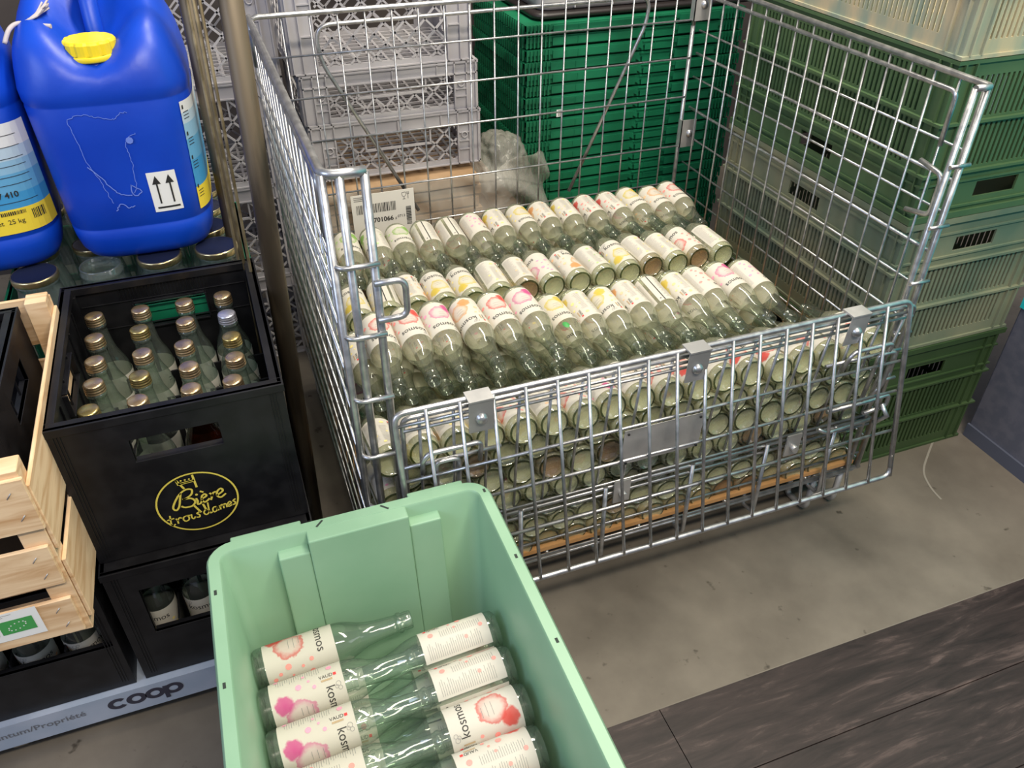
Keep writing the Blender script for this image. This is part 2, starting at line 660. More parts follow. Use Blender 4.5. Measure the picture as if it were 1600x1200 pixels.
def plank_mat():
    m, nt, b = new_mat('dark_wood_planks')
    N, L = nt.nodes, nt.links
    tc = N.new('ShaderNodeTexCoord')
    mp = N.new('ShaderNodeMapping')
    mp.inputs['Scale'].default_value = (2.4, 17, 1)
    L.new(tc.outputs['Object'], mp.inputs[0])
    n1 = N.new('ShaderNodeTexNoise')
    n1.inputs['Scale'].default_value = 2.6
    n1.inputs['Detail'].default_value = 10
    n1.inputs['Roughness'].default_value = 0.68
    n1.inputs['Distortion'].default_value = 0.6
    L.new(mp.outputs[0], n1.inputs['Vector'])
    r = N.new('ShaderNodeValToRGB')
    r.color_ramp.elements[0].position, r.color_ramp.elements[0].color = 0.36, (0.014, 0.009, 0.009, 1)
    r.color_ramp.elements[1].position, r.color_ramp.elements[1].color = 0.76, (0.130, 0.092, 0.084, 1)
    q = r.color_ramp.elements.new(0.55)
    q.color = (0.034, 0.023, 0.022, 1)
    L.new(n1.outputs['Fac'], r.inputs[0])
    L.new(r.outputs[0], b.inputs['Base Color'])
    b.inputs['Roughness'].default_value = 0.5
    b.inputs['Specular IOR Level'].default_value = 0.35
    return m


f = MB()
f.box(-2.2, 3.0, -0.283, 1.8, -0.05, 0.0)
tag(f.build('floor', floor_mat()), kind='structure')
PL = plank_mat()
rows = [(-0.283, -0.425, -0.9), (-0.427, -0.569, -0.35), (-0.571, -0.713, -1.1), (-0.715, -0.857, -0.6), (-0.859, -1.0, -1.2),
        (-1.002, -1.9, -0.5)]
f = MB()
f.box(-2.2, 3.0, -3.4, -0.2835, -0.05, -0.0025)
first = 0.397
for j, (ya, yb, _) in enumerate(rows):
    xs = [-2.2]
    x = first + (0.0 if j == 0 else rnd.uniform(-0.6, 0.6))
    while x - 1.22 > -2.2:
        x -= 1.22
    while x < 3.0:
        xs.append(x)
        x += 1.22
    xs.append(3.0)
    for a, b in zip(xs, xs[1:]):
        f.box(a + 0.0008, b - 0.0008, yb, ya - (0.0012 if j == 0 else 0), -0.0025, 0.001)
tag(f.build('floor', PL), kind='structure')
f = MB()
f.box(-2.2, 3.0, -0.2842, -0.2822, -0.01, 0.0012)
tag(f.build('trim_1', plain('pale_joint', (0.17, 0.15, 0.125), 0.8)), kind='structure')
f = MB()
put_stroke(f, lambda a, b: Vector((a, b, 0.0006)), smooth_path([(1.215, -0.055), (1.222, -0.015), (1.245, 0.030), (1.30, 0.075), (1.37, 0.125)], 6), 0.0045)
tag(f.build('trim_2', plain('chalky_scratch', (0.26, 0.235, 0.20), 0.85)), kind='structure')
f = MB()
f.box(-2.2, 3.0, 1.75, 1.85, 0, 3.0)
tag(f.build('wall_back', DARKW), kind='structure')

# ------------------------------------------------------------------ bottle
BR = 0.0297
BOT = [(0.0, 0.006), (0.018, 0.0045), (0.0225, 0.0), (0.0262, 0.0005), (0.0290, 0.004), (BR, 0.009), (BR, 0.030), (BR, 0.060),
       (BR, 0.112), (0.0292, 0.120), (0.0274, 0.129), (0.0240, 0.139), (0.0202, 0.148), (0.0172, 0.158), (0.0154, 0.170),
       (0.0141, 0.184), (0.0132, 0.198), (0.0131, 0.203), (0.0146, 0.2045), (0.0150, 0.207), (0.0146, 0.2095), (0.0128, 0.211),
       (0.0128, 0.2135), (0.0138, 0.2145), (0.0128, 0.2160), (0.0138, 0.2175), (0.0128, 0.2190), (0.0134, 0.2215),
       (0.0132, 0.2240), (0.0118, 0.2250), (0.0104, 0.2240), (0.0104, 0.205)]
INNER = [(0.0, 0.0115), (0.016, 0.0100), (0.0222, 0.0085), (0.0258, 0.0115), (0.0274, 0.018), (0.0277, 0.034)]
LB0, LB1 = 0.0150, 0.1120


def bottle_glass():
    mb = MB()
    mb.lathe(BOT[:3], 28, 1)
    mb.lathe(BOT[2:4], 28, 2)
    mb.lathe(BOT[3:13], 28)
    mb.lathe(BOT[12:], 28, 3)
    mb.lathe(INNER, 28, 1)
    return mb


def wrapfn(r, z0, h=0.0004):
    def fn(s, t):
        a = s / r
        return Vector(((r + h) * sin(a), -(r + h) * cos(a), z0 + t))
    return fn


def make_label_mesh(key, fine=True):
    """front (kosmos, ring) is centred on local -Y; back print on +Y"""
    mats = [FLAV[key][0], INK, INKG, FLAV[key][1], REDP, plain('tan_print', (0.45, 0.33, 0.2), 0.7)]
    mb = MB()
    uvl = mb.bm.loops.layers.uv.new('UVMap')
    r = BR
    H = LB1 - LB0
    n = 40
    half = pi * r * 0.965
    top = [mb.bm.verts.new(wrapfn(r, LB0)(-half + 2 * half * k / n, H)) for k in range(n + 1)]
    bot = [mb.bm.verts.new(wrapfn(r, LB0)(-half + 2 * half * k / n, 0)) for k in range(n + 1)]
    for k in range(n):
        fc = mb.face([bot[k], bot[k + 1], top[k + 1], top[k]], 0, True)
        ss = [-half + 2 * half * k / n, -half + 2 * half * (k + 1) / n]
        for lp, (u, v) in zip(fc.loops, ((ss[0], 0), (ss[1], 0), (ss[1], H), (ss[0], H))):
            lp[uvl].uv = (u, v)
    fn = wrapfn(r, LB0, 0.0009)
    put_text(mb, fn, 'kosmos', 0.0175, 0.0, 0.0775, 1, xscale=0.92)
    # the little mark above the name: three loops
    for dx, dy, rr in ((-0.024, 0.089, 0.0032), (-0.0185, 0.0905, 0.0026), (-0.021, 0.0865, 0.0022)):
        put_stroke(mb, fn, [(dx + rr * cos(a * pi / 6), dy + rr * sin(a * pi / 6)) for a in range(13)], 0.0006, 2)
    # dots
    for x, y, q in ((0.030, 0.062, 0.0030), (0.036, 0.049, 0.0022), (0.031, 0.030, 0.0042), (0.038, 0.018, 0.0026),
                    (0.045, 0.034, 0.0018), (0.048, 0.060, 0.0036), (0.044, 0.010, 0.0030), (-0.030, 0.058, 0.0026),
                    (-0.036, 0.038, 0.0040), (-0.040, 0.052, 0.0018)):
        put_disc(mb, fn, x, y, q, 3)
    put_text(mb, fn, 'VAUD', 0.0068, -0.0385, 0.0750, 1, rot=pi / 2)
    put_rect(mb, fn, -0.0405, -0.0365, 0.0850, 0.0890, 4)
    put_rect(mb, fn, -0.0345, -0.0320, 0.068, 0.083, 5)
    # fine print blocks
    q = random.Random(hash(key) % 1000 if False else len(key) * 7 + 3)
    for k in range(9):
        y = 0.014 + k * 0.0072
        put_rect(mb, fn, -0.010, -0.010 + q.uniform(0.012, 0.02), y, y + 0.0006, 2) if k in (3, 4, 5) else None
    for x0, x1, ys, ye in ((0.055, 0.072, 0.010, 0.088), (-0.086, -0.064, 0.014, 0.090), (-0.060, -0.045, 0.010, 0.070)):
        y = ys
        while y < ye:
            w = (x1 - x0) * q.uniform(0.6, 1.0)
            put_rect(mb, fn, x0, x0 + w, y, y + 0.00055, 2)
            y += 0.0030
    put_rect(mb, fn, 0.0765, 0.0785, 0.0, H, 1)          # dark seam line
    put_disc(mb, fn, 0.084, 0.088, 0.0016, 1)
    for x, y, rr in ((-0.052, 0.081, 0.0038), (-0.060, 0.010, 0.0030), (-0.070, 0.034, 0.0026), (-0.050, 0.046, 0.0020)):
        if rr:
            put_disc(mb, fn, x, y, rr, 3)
    me = bpy.data.meshes.new(key + '_label')
    mb.bm.to_mesh(me)
    mb.bm.free()
    for m in mats:
        me.materials.append(m)
    return me


LABELS = {k: make_label_mesh(k) for k in FLAV}
gm = bottle_glass()
_me = bpy.data.meshes.new('bottle_glass')
gm.bm.to_mesh(_me)
gm.bm.free()
_me.materials.append(G_CLEAR)
_me.materials.append(G_BASE)
_me.materials.append(G_RIM)
_me.materials.append(G_NECK)
_mes = _me.copy()
_mes.materials[1] = glass_mat('stained_base_glass', (0.86, 0.74, 0.55), (0.45, 0.32, 0.18), 0.28, (0.62, 0.46, 0.28))
_meg = _me.copy()
_meg.materials.clear()
_meg.materials.append(G_CRATE)
_meg.materials.append(G_CRATE)
_meg.materials.append(G_RIM)
_meg.materials.append(G_CRATE)

ORD = ['', 'first', 'second', 'third', 'fourth', 'fifth', 'sixth', 'seventh', 'eighth', 'ninth', 'tenth', 'eleventh', 'twelfth',
       'thirteenth', 'fourteenth', 'fifteenth', 'sixteenth', 'seventeenth', 'eighteenth', 'nineteenth', 'twentieth']


def bottle(base, axis, roll, key, label, group, glass=None, sc=1.0):
    """lying or standing bottle; roll = direction (world) the label front faces, as a vector"""
    o = bpy.data.objects.new('glass_bottle', glass or _me)
    COL.objects.link(o)
    a = Vector(axis).normalized()
    fr = Vector(roll)
    fr = (fr - a * fr.dot(a)).normalized()
    y = -fr
    x = y.cross(a)
    m = Matrix((x, y, a)).transposed().to_4x4()
    m.translation = Vector(base)
    o.matrix_world = m @ Matrix.Scale(sc, 4)
    l = bpy.data.objects.new('label', LABELS[key])
    COL.objects.link(l)
    l.parent = o
    tag(o, label, 'bottle', group)
    return o


def rollvec(axis, deg):
    """unit vector at deg from straight up, turning about a horizontal axis"""
    a = Vector(axis).normalized()
    return Matrix.Rotation(R_(deg), 3, a) @ Vector((0, 0, 1))


# ------------------------------------------------------------------ bottles in the wire cage
SC, DZ, ZT = 0.915, 0.0472, 0.430
FACE = {'F': 0, 'B': 108, 'S': 211, 'T': -68, 'U': 48}
DESC = {'F': 'bottle, {} swirl label facing up', 'B': 'bottle, {} label small print up', 'S': 'bottle, {} label dark seam up',
        'T': 'bottle, {} label dots up', 'U': 'bottle, {} label side up'}
# pitch and first x of each row, base position along the depth, neck direction
ROWS = {
    'A': dict(base=0.752, d=-1, off=0.0590, p=0.0575, name='back row',
              top='green:F green:F green:B green:F orange:S red:S pink:T yellow:B yellow:F orange:B yellow:B red:B red:B yellow:F orange:F red:F'),
    'B': dict(base=0.402, d=1, off=0.0800, p=0.0568, name='second row from back',
              top='yellow:F yellow:S orange:B yellow:F yellow:F yellow:B orange:B pink:T orange:U green:B yellow:F yellow:B yellow:B red:T green:B'),
    'C': dict(base=0.345, d=-1, off=0.0570, p=0.0539, name='third row from back',
              top='yellow:B orange:B red:B yellow:B pink:B red:B yellow:B yellow:F yellow:B yellow:U orange:B yellow:S yellow:B red:T pink:F pink:T'),
    'D': dict(base=0.003, d=1, off=0.0420, p=0.0535, name='front row',
              top='yellow:B orange:B yellow:B orange:B red:T orange:B red:T pink:U orange:B red:T red:F pink:T red:F red:F orange:B red:T orange:B red:T'),
}
TILT = (-0.20, -0.17, -0.13, -0.09, -0.07, -0.04, 0.0)


def cage_bottle(row, k, i, key, face, label, group, z=None, dx=0.0, dy=0.0):
    r = ROWS[row]
    tz = TILT[k] if row == 'D' else rnd.uniform(-0.03, 0.01)
    ax = Vector((rnd.uniform(-0.04, 0.04), r['d'], tz))
    x = r['off'] + i * r['p'] + dx + rnd.uniform(-0.0008, 0.0008)
    zz = (ZT - k * DZ) if z is None else z
    dy += 0.009 if (row == 'D' and k >= 4) else 0.0
    st_ = _mes if (row == 'D' and k > 0 and rnd.random() < 0.16) or (row == 'B' and k == 0 and i in (6, 11, 13)) else None
    bottle((x, r['base'] + dy + rnd.uniform(-0.006, 0.006), zz), ax, rollvec(ax, FACE[face] + rnd.uniform(-10, 10)), key,
           label, group, st_, sc=SC)


for row in 'ABCD':
    r = ROWS[row]
    for i, kf in enumerate(r['top'].split()):
        key, face = kf.split(':')
        cage_bottle(row, 0, i, key, face, DESC[face].format(key) + ', ' + ORD[i + 1] + ' from left in the ' + r['name'],
                    'bottles in the ' + r['name'] + ' of the cage')
for i, kf in enumerate('red:F red:F pink:F orange:U red:F pink:F'.split()):
    key, face = kf.split(':')
    cage_bottle('C', 0, i, key, face, DESC[face].format(key) + ', ' + ORD[i + 1] + ' of six raised on top at left',
                'raised bottles lying on the third row', z=ZT + 0.047, dx=0.033, dy=-0.022)
keys = list(FLAV)
for row in 'ABC':
    for i in range(15):
        cage_bottle(row, 1, i, rnd.choice(keys), rnd.choice('FBT'), 'bottle ' + ORD[i + 1] + ' from left in the layer just under the ' + ROWS[row]['name'],
                    'bottles just under the ' + ROWS[row]['name'], dx=(0.028 if row in 'AC' else -0.027))
for i in range(15):
    cage_bottle('C', 2, i, rnd.choice(keys), rnd.choice('FBT'), 'bottle ' + ORD[i + 1] + ' from left, two layers under the third row from back',
                'bottles two layers under the third row')
for k in range(1, 7):
    nn = 17 if k % 2 else 18
    for i in range(nn):
        cage_bottle('D', k, i, rnd.choice(['red', 'pink', 'orange', 'yellow', 'red']), rnd.choice('FBTUS'),
                    'bottle base behind the front wires, ' + ORD[i + 1] + ' from left in layer ' + ORD[k + 1] + ' from top',
                    'bottle bases in the ' + ORD[k + 1] + ' layer of the front', dx=(0.0268 if k % 2 else 0))
for row in 'ABC':
    for k in range(3 if row == 'C' else 2, 7):
        cage_bottle(row, k, 0, rnd.choice(keys), rnd.choice('FBT'),
                    'bottle behind the left side wires, layer ' + ORD[k + 1] + ' from top under the ' + ROWS[row]['name'],
                    'bottles against the left side wires', dx=(0.028 if (k % 2 and row in 'AC') else (-0.027 if k % 2 else 0)))

# ------------------------------------------------------------------ wire cage
D = 0.817
ZB, ZTOP = 0.12, 0.89
cage = empty('wire_cage', (0.5, 0.4, 0))
tag(cage, 'galvanised wire mesh cage full of empty bottles, front flap folded down', 'wire cage')
CI = Matrix.Translation((-0.5, -0.4, 0))


def cpart(mb, name, mats=ZINC, parent=None):
    if parent is None:
        bmesh.ops.transform(mb.bm, matrix=CI, verts=mb.bm.verts)
        return mb.build(name, mats, cage)
    bmesh.ops.transform(mb.bm, matrix=CI, verts=mb.bm.verts)
    return mb.build(name, mats, parent)


# back panel
mb = MB()
mb.tube(bend([(0.0, D, 0.80), (0.0, D, ZTOP), (0.985, D, ZTOP), (0.985, D, 0.80)], 0.018), 0.0052, 8)
mb.tube([(0.985, D, 0.80), (0.985, D, ZB)], 0.005, 8)
mb.tube([(0.0, D, 0.80), (0.0, D, ZB)], 0.005, 8)
for z in (0.813, 0.729, 0.638, 0.516, 0.42, 0.33, 0.235, 0.13):
    mb.tube([(0.0, D - 0.005, z), (0.985, D - 0.005, z)], 0.0021, 6)
for i in range(1, 18):
    x = 0.0 + i * 0.0548 + 0.004
    mb.tube([(x, D, ZTOP), (x, D, ZB)], 0.0020, 6)
back = cpart(mb, 'back_panel')
mb = MB()
mb.tube(bend([(0.306, D + 0.006, 0.443), (0.124, D + 0.006, 0.80), (0.124, D + 0.006, 0.865), (0.868, D + 0.006, 0.868), (0.866, D + 0.006, 0.815), (0.691, D + 0.006, 0.433)],
             0.045, 8), 0.0042, 8)
cpart(mb, 'brace')

# side panels: rows of the photo's right side
SZ = (0.787, 0.736, 0.682, 0.609, 0.541, 0.47, 0.40, 0.33, 0.26, 0.19, 0.13)
for side, X, sgn in (('left', 0.0, 1), ('right', 1.0, -1)):
    mb = MB()
    # rim and the return round the front corner
    if side == 'left':
        rim = bend([(X, D, ZTOP), (X, 0, ZTOP), (X + 0.052, 0, ZTOP)], 0.022, 6)
        mb.tube(rim, 0.0062, 10)
        mb.tube([(X, D, ZTOP), (X, D, 0.80)], 0.006, 8)
    else:
        mb.tube(bend([(X, D, ZTOP), (X, -0.002, ZTOP), (X - 0.030, -0.002, ZTOP)], 0.006, 3), 0.0052, 10)
    mb.tube(bend([(X, D, ZTOP - 0.024), (X, 0.055, ZTOP - 0.024), (X, 0.055, ZTOP - 0.11)], 0.012, 4), 0.0042, 8)
    for z in SZ:
        thick = 0.0032 if z in (0.736, 0.609) else 0.0023
        mb.tube([(X - sgn * 0.004, D, z), (X - sgn * 0.004, 0.012, z)], thick, 6)
    for i in range(1, 16):
        y = 0.0 + i * 0.0515 + 0.005
        mb.tube([(X, y, ZTOP + 0.002), (X, y, ZB)], 0.0022, 6)
    mb.tube([(X, 0.006, ZTOP), (X, 0.006, ZB - 0.0)], 0.0055 if side == 'left' else 0.0046, 10)
    if side == 'left':
        # diagonal stiffening wires seen edge on
        mb.tube([(X + 0.006, 0.05, 0.60), (X + 0.006, 0.74, 0.78)], 0.003, 6)
    cpart(mb, 'side_panel')
    # corner stub at the front
    mb = MB()
    xa, xb = (X + sgn * 0.020, X + sgn * 0.050) if side == 'left' else (X - 0.004, X - 0.028)
    rr = 0.0058 if side == 'left' else 0.0052
    mb.tube([(xb, 0.0, ZTOP), (xb, 0.0, ZB + 0.23 if side == 'left' else ZB)], rr, 10)
    mb.tube([(xa, 0.0, ZTOP), (xa, 0.0, ZB + 0.23 if side == 'left' else ZB)], rr, 10)
    for z in (0.77, 0.665, 0.56, 0.455, 0.352):
        if side == 'left':
            mb.tube(bend([(X, 0.055, z), (X + 0.002, -0.007, z), (xb + 0.006, -0.007, z)], 0.015, 5), 0.0036, 8)
        else:
            mb.tube([(X + 0.006, -0.007, z), (xb - 0.006, -0.007, z)], 0.0034, 8)
    cpart(mb, 'corner_frame')

# latch loops on the corners
for X, pts in ((0, [(0.045, -0.012, 0.745), (0.085, -0.012, 0.745), (0.085, -0.012, 0.69), (0.045, -0.012, 0.69)]),
               (1, [(0.985, 0.07, 0.752), (0.985, 0.018, 0.745), (0.985, 0.018, 0.675), (0.985, 0.07, 0.665)])):
    mb = MB()
    mb.tube(bend(pts, 0.014), 0.0045, 8)
    cpart(mb, 'latch_loop')

# lower front panel, bulging outward at its top
mb = MB()
TL = -0.024


def lean(z):
    return TL * max(0.0, (z - 0.26)) / (0.525 - 0.26) + 0.001


mb.tube(bend([(0.06, lean(0.26), 0.26), (0.06, TL, 0.528), (0.975, TL, 0.528), (0.975, lean(0.26), 0.26)], 0.014), 0.004, 8)
for z in (0.506, 0.398, 0.268):
    mb.tube([(0.06, lean(z) - 0.004, z), (0.975, lean(z) - 0.004, z)], 0.0026, 6)
for i in range(18):
    x = 0.085 + i * 0.0515
    mb.tube([(x, TL, 0.528), (x, lean(0.26), 0.258)], 0.0026, 6)
cpart(mb, 'front_panel')
# fixed front foot panel
mb = MB()
for z, q in ((0.256, 0.0042), (0.240, 0.0032), (0.205, 0.0026), (0.165, 0.0026), (0.118, 0.0036)):
    mb.tube([(0.015, -0.002, z), (0.985, -0.002, z)], q, 6)
for x in (0.25, 0.41, 0.585, 0.745, 0.90):
    mb.tube(bend([(x, -0.006, 0.262), (x + 0.001, -0.010, 0.085), (x - 0.004, 0.02, 0.085), (x - 0.004, 0.02, 0.12)], 0.010), 0.0042, 8)
cpart(mb, 'foot_rail')
# base frame and floor wires
mb = MB()
mb.tube([(0.0, 0, ZB), (1.0, 0, ZB), (1.0, D, ZB), (0.0, D, ZB)], 0.0055, 8, closed=True)
for i in range(1, 14):
    mb.tube([(0.0, i * 0.058, ZB), (1.0, i * 0.058, ZB)], 0.003, 6)
for x in (0.12, 0.31, 0.5, 0.69, 0.88):
    mb.tube([(x, 0, ZB - 0.006), (x, D, ZB - 0.006)], 0.004, 6)
cpart(mb, 'base_frame')
mb = MB()
mb.box(0.008, 0.99, 0.006, 0.808, 0.1255, 0.1345)
cpart(mb, 'base_sheet', CARD_O)
# feet
for fx, fy in ((0.95, 0.045), (0.05, 0.045), (0.95, 0.77), (0.05, 0.77)):
    mb = MB()
    mb.box(fx - 0.045, fx + 0.035, fy - 0.02, fy + 0.03, 0.075, 0.114)
    for q in (-0.042, 0.026):
        mb.tube(bend([(fx + q, fy - 0.03, 0.116), (fx + q, fy - 0.03, 0.02), (fx + q + 0.004, fy - 0.005, 0.006), (fx + q, fy + 0.03, 0.006), (fx + q, fy + 0.035, 0.116)], 0.012),
                0.0065, 8)
    mb.tube([(fx - 0.042, fy - 0.03, 0.05), (fx + 0.026, fy - 0.03, 0.05)], 0.004, 8)
    mb.tube([(fx - 0.042, fy, 0.006), (fx + 0.026, fy, 0.006)], 0.006, 8)
    cpart(mb, 'foot', ZINC_D)

# gate flap folded down outside
mb = MB()
H0, H1 = Vector((0, -0.031, 0.545)), Vector((0, -0.112, 0.208))


def fp(x, s, off=0.0):
    q = H0.lerp(H1, s / 0.345)
    n = Vector((0, -0.335, 0.085)).normalized()
    return Vector((x, 0, 0)) + q + n * off


X0, X1 = 0.047, 0.953
mb.tube(bend([fp(X0, 0.345), fp(X0, 0), fp(X1, 0), fp(X1, 0.345)], 0.018, 6) + [], 0.0048, 10)
mb.tube(bend([fp(X1, 0.30), fp(X1, 0.345), fp(X0, 0.345), fp(X0, 0.30)], 0.018, 6), 0.0048, 10)
for s in (0.022, 0.112, 0.17, 0.25):
    mb.tube([fp(X0, s, -0.004), fp(X1, s, -0.004)], 0.0027, 8)
for i in range(17):
    x = 0.093 + i * 0.0505
    mb.tube([fp(x, 0, 0.003), fp(x, 0.345, 0.003)], 0.0030, 8)
flap = cpart(mb, 'gate_flap')
# clamps on the hinge with bolts
for x in (0.172, 0.53, 0.835):
    mb = MB()
    mb.obox((x - 0.019, -0.044, 0.49), (0.038, 0, 0), (0, -0.004, 0.060), (0, 0.0015, 0))
    mb.box(x - 0.019, x + 0.019, -0.050, -0.022, 0.5485, 0.5515)
    o = cpart(mb, 'hinge_clamp', ZINC_D)
    mb = MB()
    prof = [(0.0, 0.0075), (0.005, 0.0068), (0.0078, 0.0045), (0.0095, 0.0)]
    mb.lathe(prof, 14)
    bmesh.ops.transform(mb.bm, matrix=Matrix.Translation((x, -0.0465, 0.516)) @ Matrix.Rotation(R_(90), 4, 'X'), verts=mb.bm.verts)
    cpart(mb, 'bolt', ZINC, o)
for x, z in ((1.0, 0.846), (1.005, 0.548), (1.0, 0.30)):
    mb = MB()
    mb.box(x - 0.024, x + 0.016, D - 0.014, D - 0.012, z - 0.034, z + 0.034)
    mb.box(x - 0.024, x - 0.022, D - 0.014, D + 0.004, z - 0.034, z + 0.034)
    o = cpart(mb, 'corner_clamp', ZINC_D)
    mb = MB()
    mb.lathe([(0.0, 0.0085), (0.006, 0.0072), (0.0088, 0.004), (0.0100, 0.0)], 14)
    bmesh.ops.transform(mb.bm, matrix=Matrix.Translation((x, D - 0.014, z)) @ Matrix.Rotation(R_(90), 4, 'X'), verts=mb.bm.verts)
    cpart(mb, 'bolt', ZINC, o)
# low clamps
for x in (0.80, 0.44):
    mb = MB()
    mb.box(x - 0.016, x + 0.016, -0.012, -0.009, 0.222, 0.272)
    mb.tube([(x, -0.006, 0.243), (x, -0.022, 0.243)], 0.007, 10)
    cpart(mb, 'hinge_clamp', ZINC_D)
# sliding latches on the lower panel
for x0, x1, m in ((0.080, 0.170, 1), (0.835, 0.925, -1)):
    y = -0.040
    mb = MB()
    mb.tube(bend([(x0, y, 0.432), (x0, y - 0.008, 0.463), (x0 + 0.01, y - 0.008, 0.474), (x1, y - 0.008, 0.474), (x1, y, 0.432)], 0.010), 0.0040, 8)
    xx = x0 + 0.02 if m == 1 else x1 - 0.02
    mb.tube(bend([(xx, y + 0.002, 0.345), (xx, y - 0.006, 0.452), (xx + 0.035, y - 0.006, 0.452), (xx + 0.035, y + 0.000, 0.372), (xx + 0.020, y + 0.002, 0.352)], 0.010), 0.0040, 8)
    mb.tube([(x0 - 0.035, y + 0.004, 0.446), (x1 + 0.035, y + 0.004, 0.446)], 0.0032, 8)
    cpart(mb, 'latch')
mb = MB()
mb.tube(bend([(0.84, -0.030, 0.330), (0.93, -0.030, 0.330), (0.985, -0.026, 0.330), (0.985, -0.026, 0.302), (0.93, -0.030, 0.302)], 0.010), 0.0042, 8)
mb.tube(bend([(0.83, -0.030, 0.292), (0.85, -0.034, 0.280), (0.95, -0.030, 0.282)], 0.010), 0.004, 8)
mb.tube([(0.965, -0.03, 0.27), (0.975, -0.045, 0.295), (0.968, -0.03, 0.315)], 0.005, 8)
cpart(mb, 'latch')
# blank tag plate
mb = MB()
mb.obox((0.413, -0.040, 0.342), (0.148, 0, 0), (0, -0.006, 0.078), (0, 0.0015, 0))
pl_ = cpart(mb, 'tag_plate', ZINC_D)
mb = MB()
for x, z in ((0.42, 0.350), (0.553, 0.350), (0.42, 0.412), (0.553, 0.412)):
    mb.tube([(x, -0.037, z), (x, -0.0475, z)], 0.0022, 8)
cpart(mb, 'rivet', INK, pl_)

# ------------------------------------------------------------------ barcode card hanging in the cage
mb = MB()
cx0, cx1, cz0, cz1 = 0.148, 0.293, 0.400, 0.508
mb.box(cx0, cx1, D - 0.0135, D - 0.0120, cz0, cz1)
fn = lambda s, t: Vector((cx0 + s, D - 0.0139, cz0 + t))
q = random.Random(4)
x = 0.010
while x < 0.10:
    w = q.choice((0.0009, 0.0016, 0.0024))
    put_rect(mb, fn, x, x + w, 0.062, 0.084, 1)
    x += w + q.choice((0.0009, 0.0014, 0.002))
z = 0.022
while z < 0.066:
    w = q.choice((0.001, 0.002, 0.003))
    put_rect(mb, fn, 0.124, 0.136, z, z + w, 1)
    z += w + 0.0012
put_text(mb, fn, '1  6701066', 0.0155, 0.058, 0.043, 1, bold=0.0004)
put_text(mb, fn, '0713', 0.009, 0.112, 0.045, 1)
put_text(mb, fn, 'g', 0.008, 0.099, 0.043, 1)
for k in range(3):
    put_rect(mb, fn, 0.006, 0.026, 0.094 + 0.004 * k, 0.0952 + 0.004 * k, 1)
# glass-and-fork mark
put_stroke(mb, fn, smooth_path([(0.117, 0.101), (0.1175, 0.094), (0.1215, 0.091), (0.1255, 0.094), (0.126, 0.101), (0.117, 0.101)], 4), 0.0009, 1)
put_stroke(mb, fn, [(0.1215, 0.091), (0.1215, 0.085)], 0.0009, 1)
put_stroke(mb, fn, [(0.118, 0.085), (0.125, 0.085)], 0.0009, 1)
for dx in (0.129, 0.131, 0.133):
    put_stroke(mb, fn, [(dx, 0.102), (dx, 0.096)], 0.0007, 1)
put_stroke(mb, fn, [(0.129, 0.096), (0.133, 0.096)], 0.0009, 1)
put_stroke(mb, fn, [(0.131, 0.096), (0.131, 0.085)], 0.0009, 1)
tag(mb.build('barcode_card', [OFFW, INK]), 'white barcode card with a number and glass-and-fork mark on the cage back', 'card')


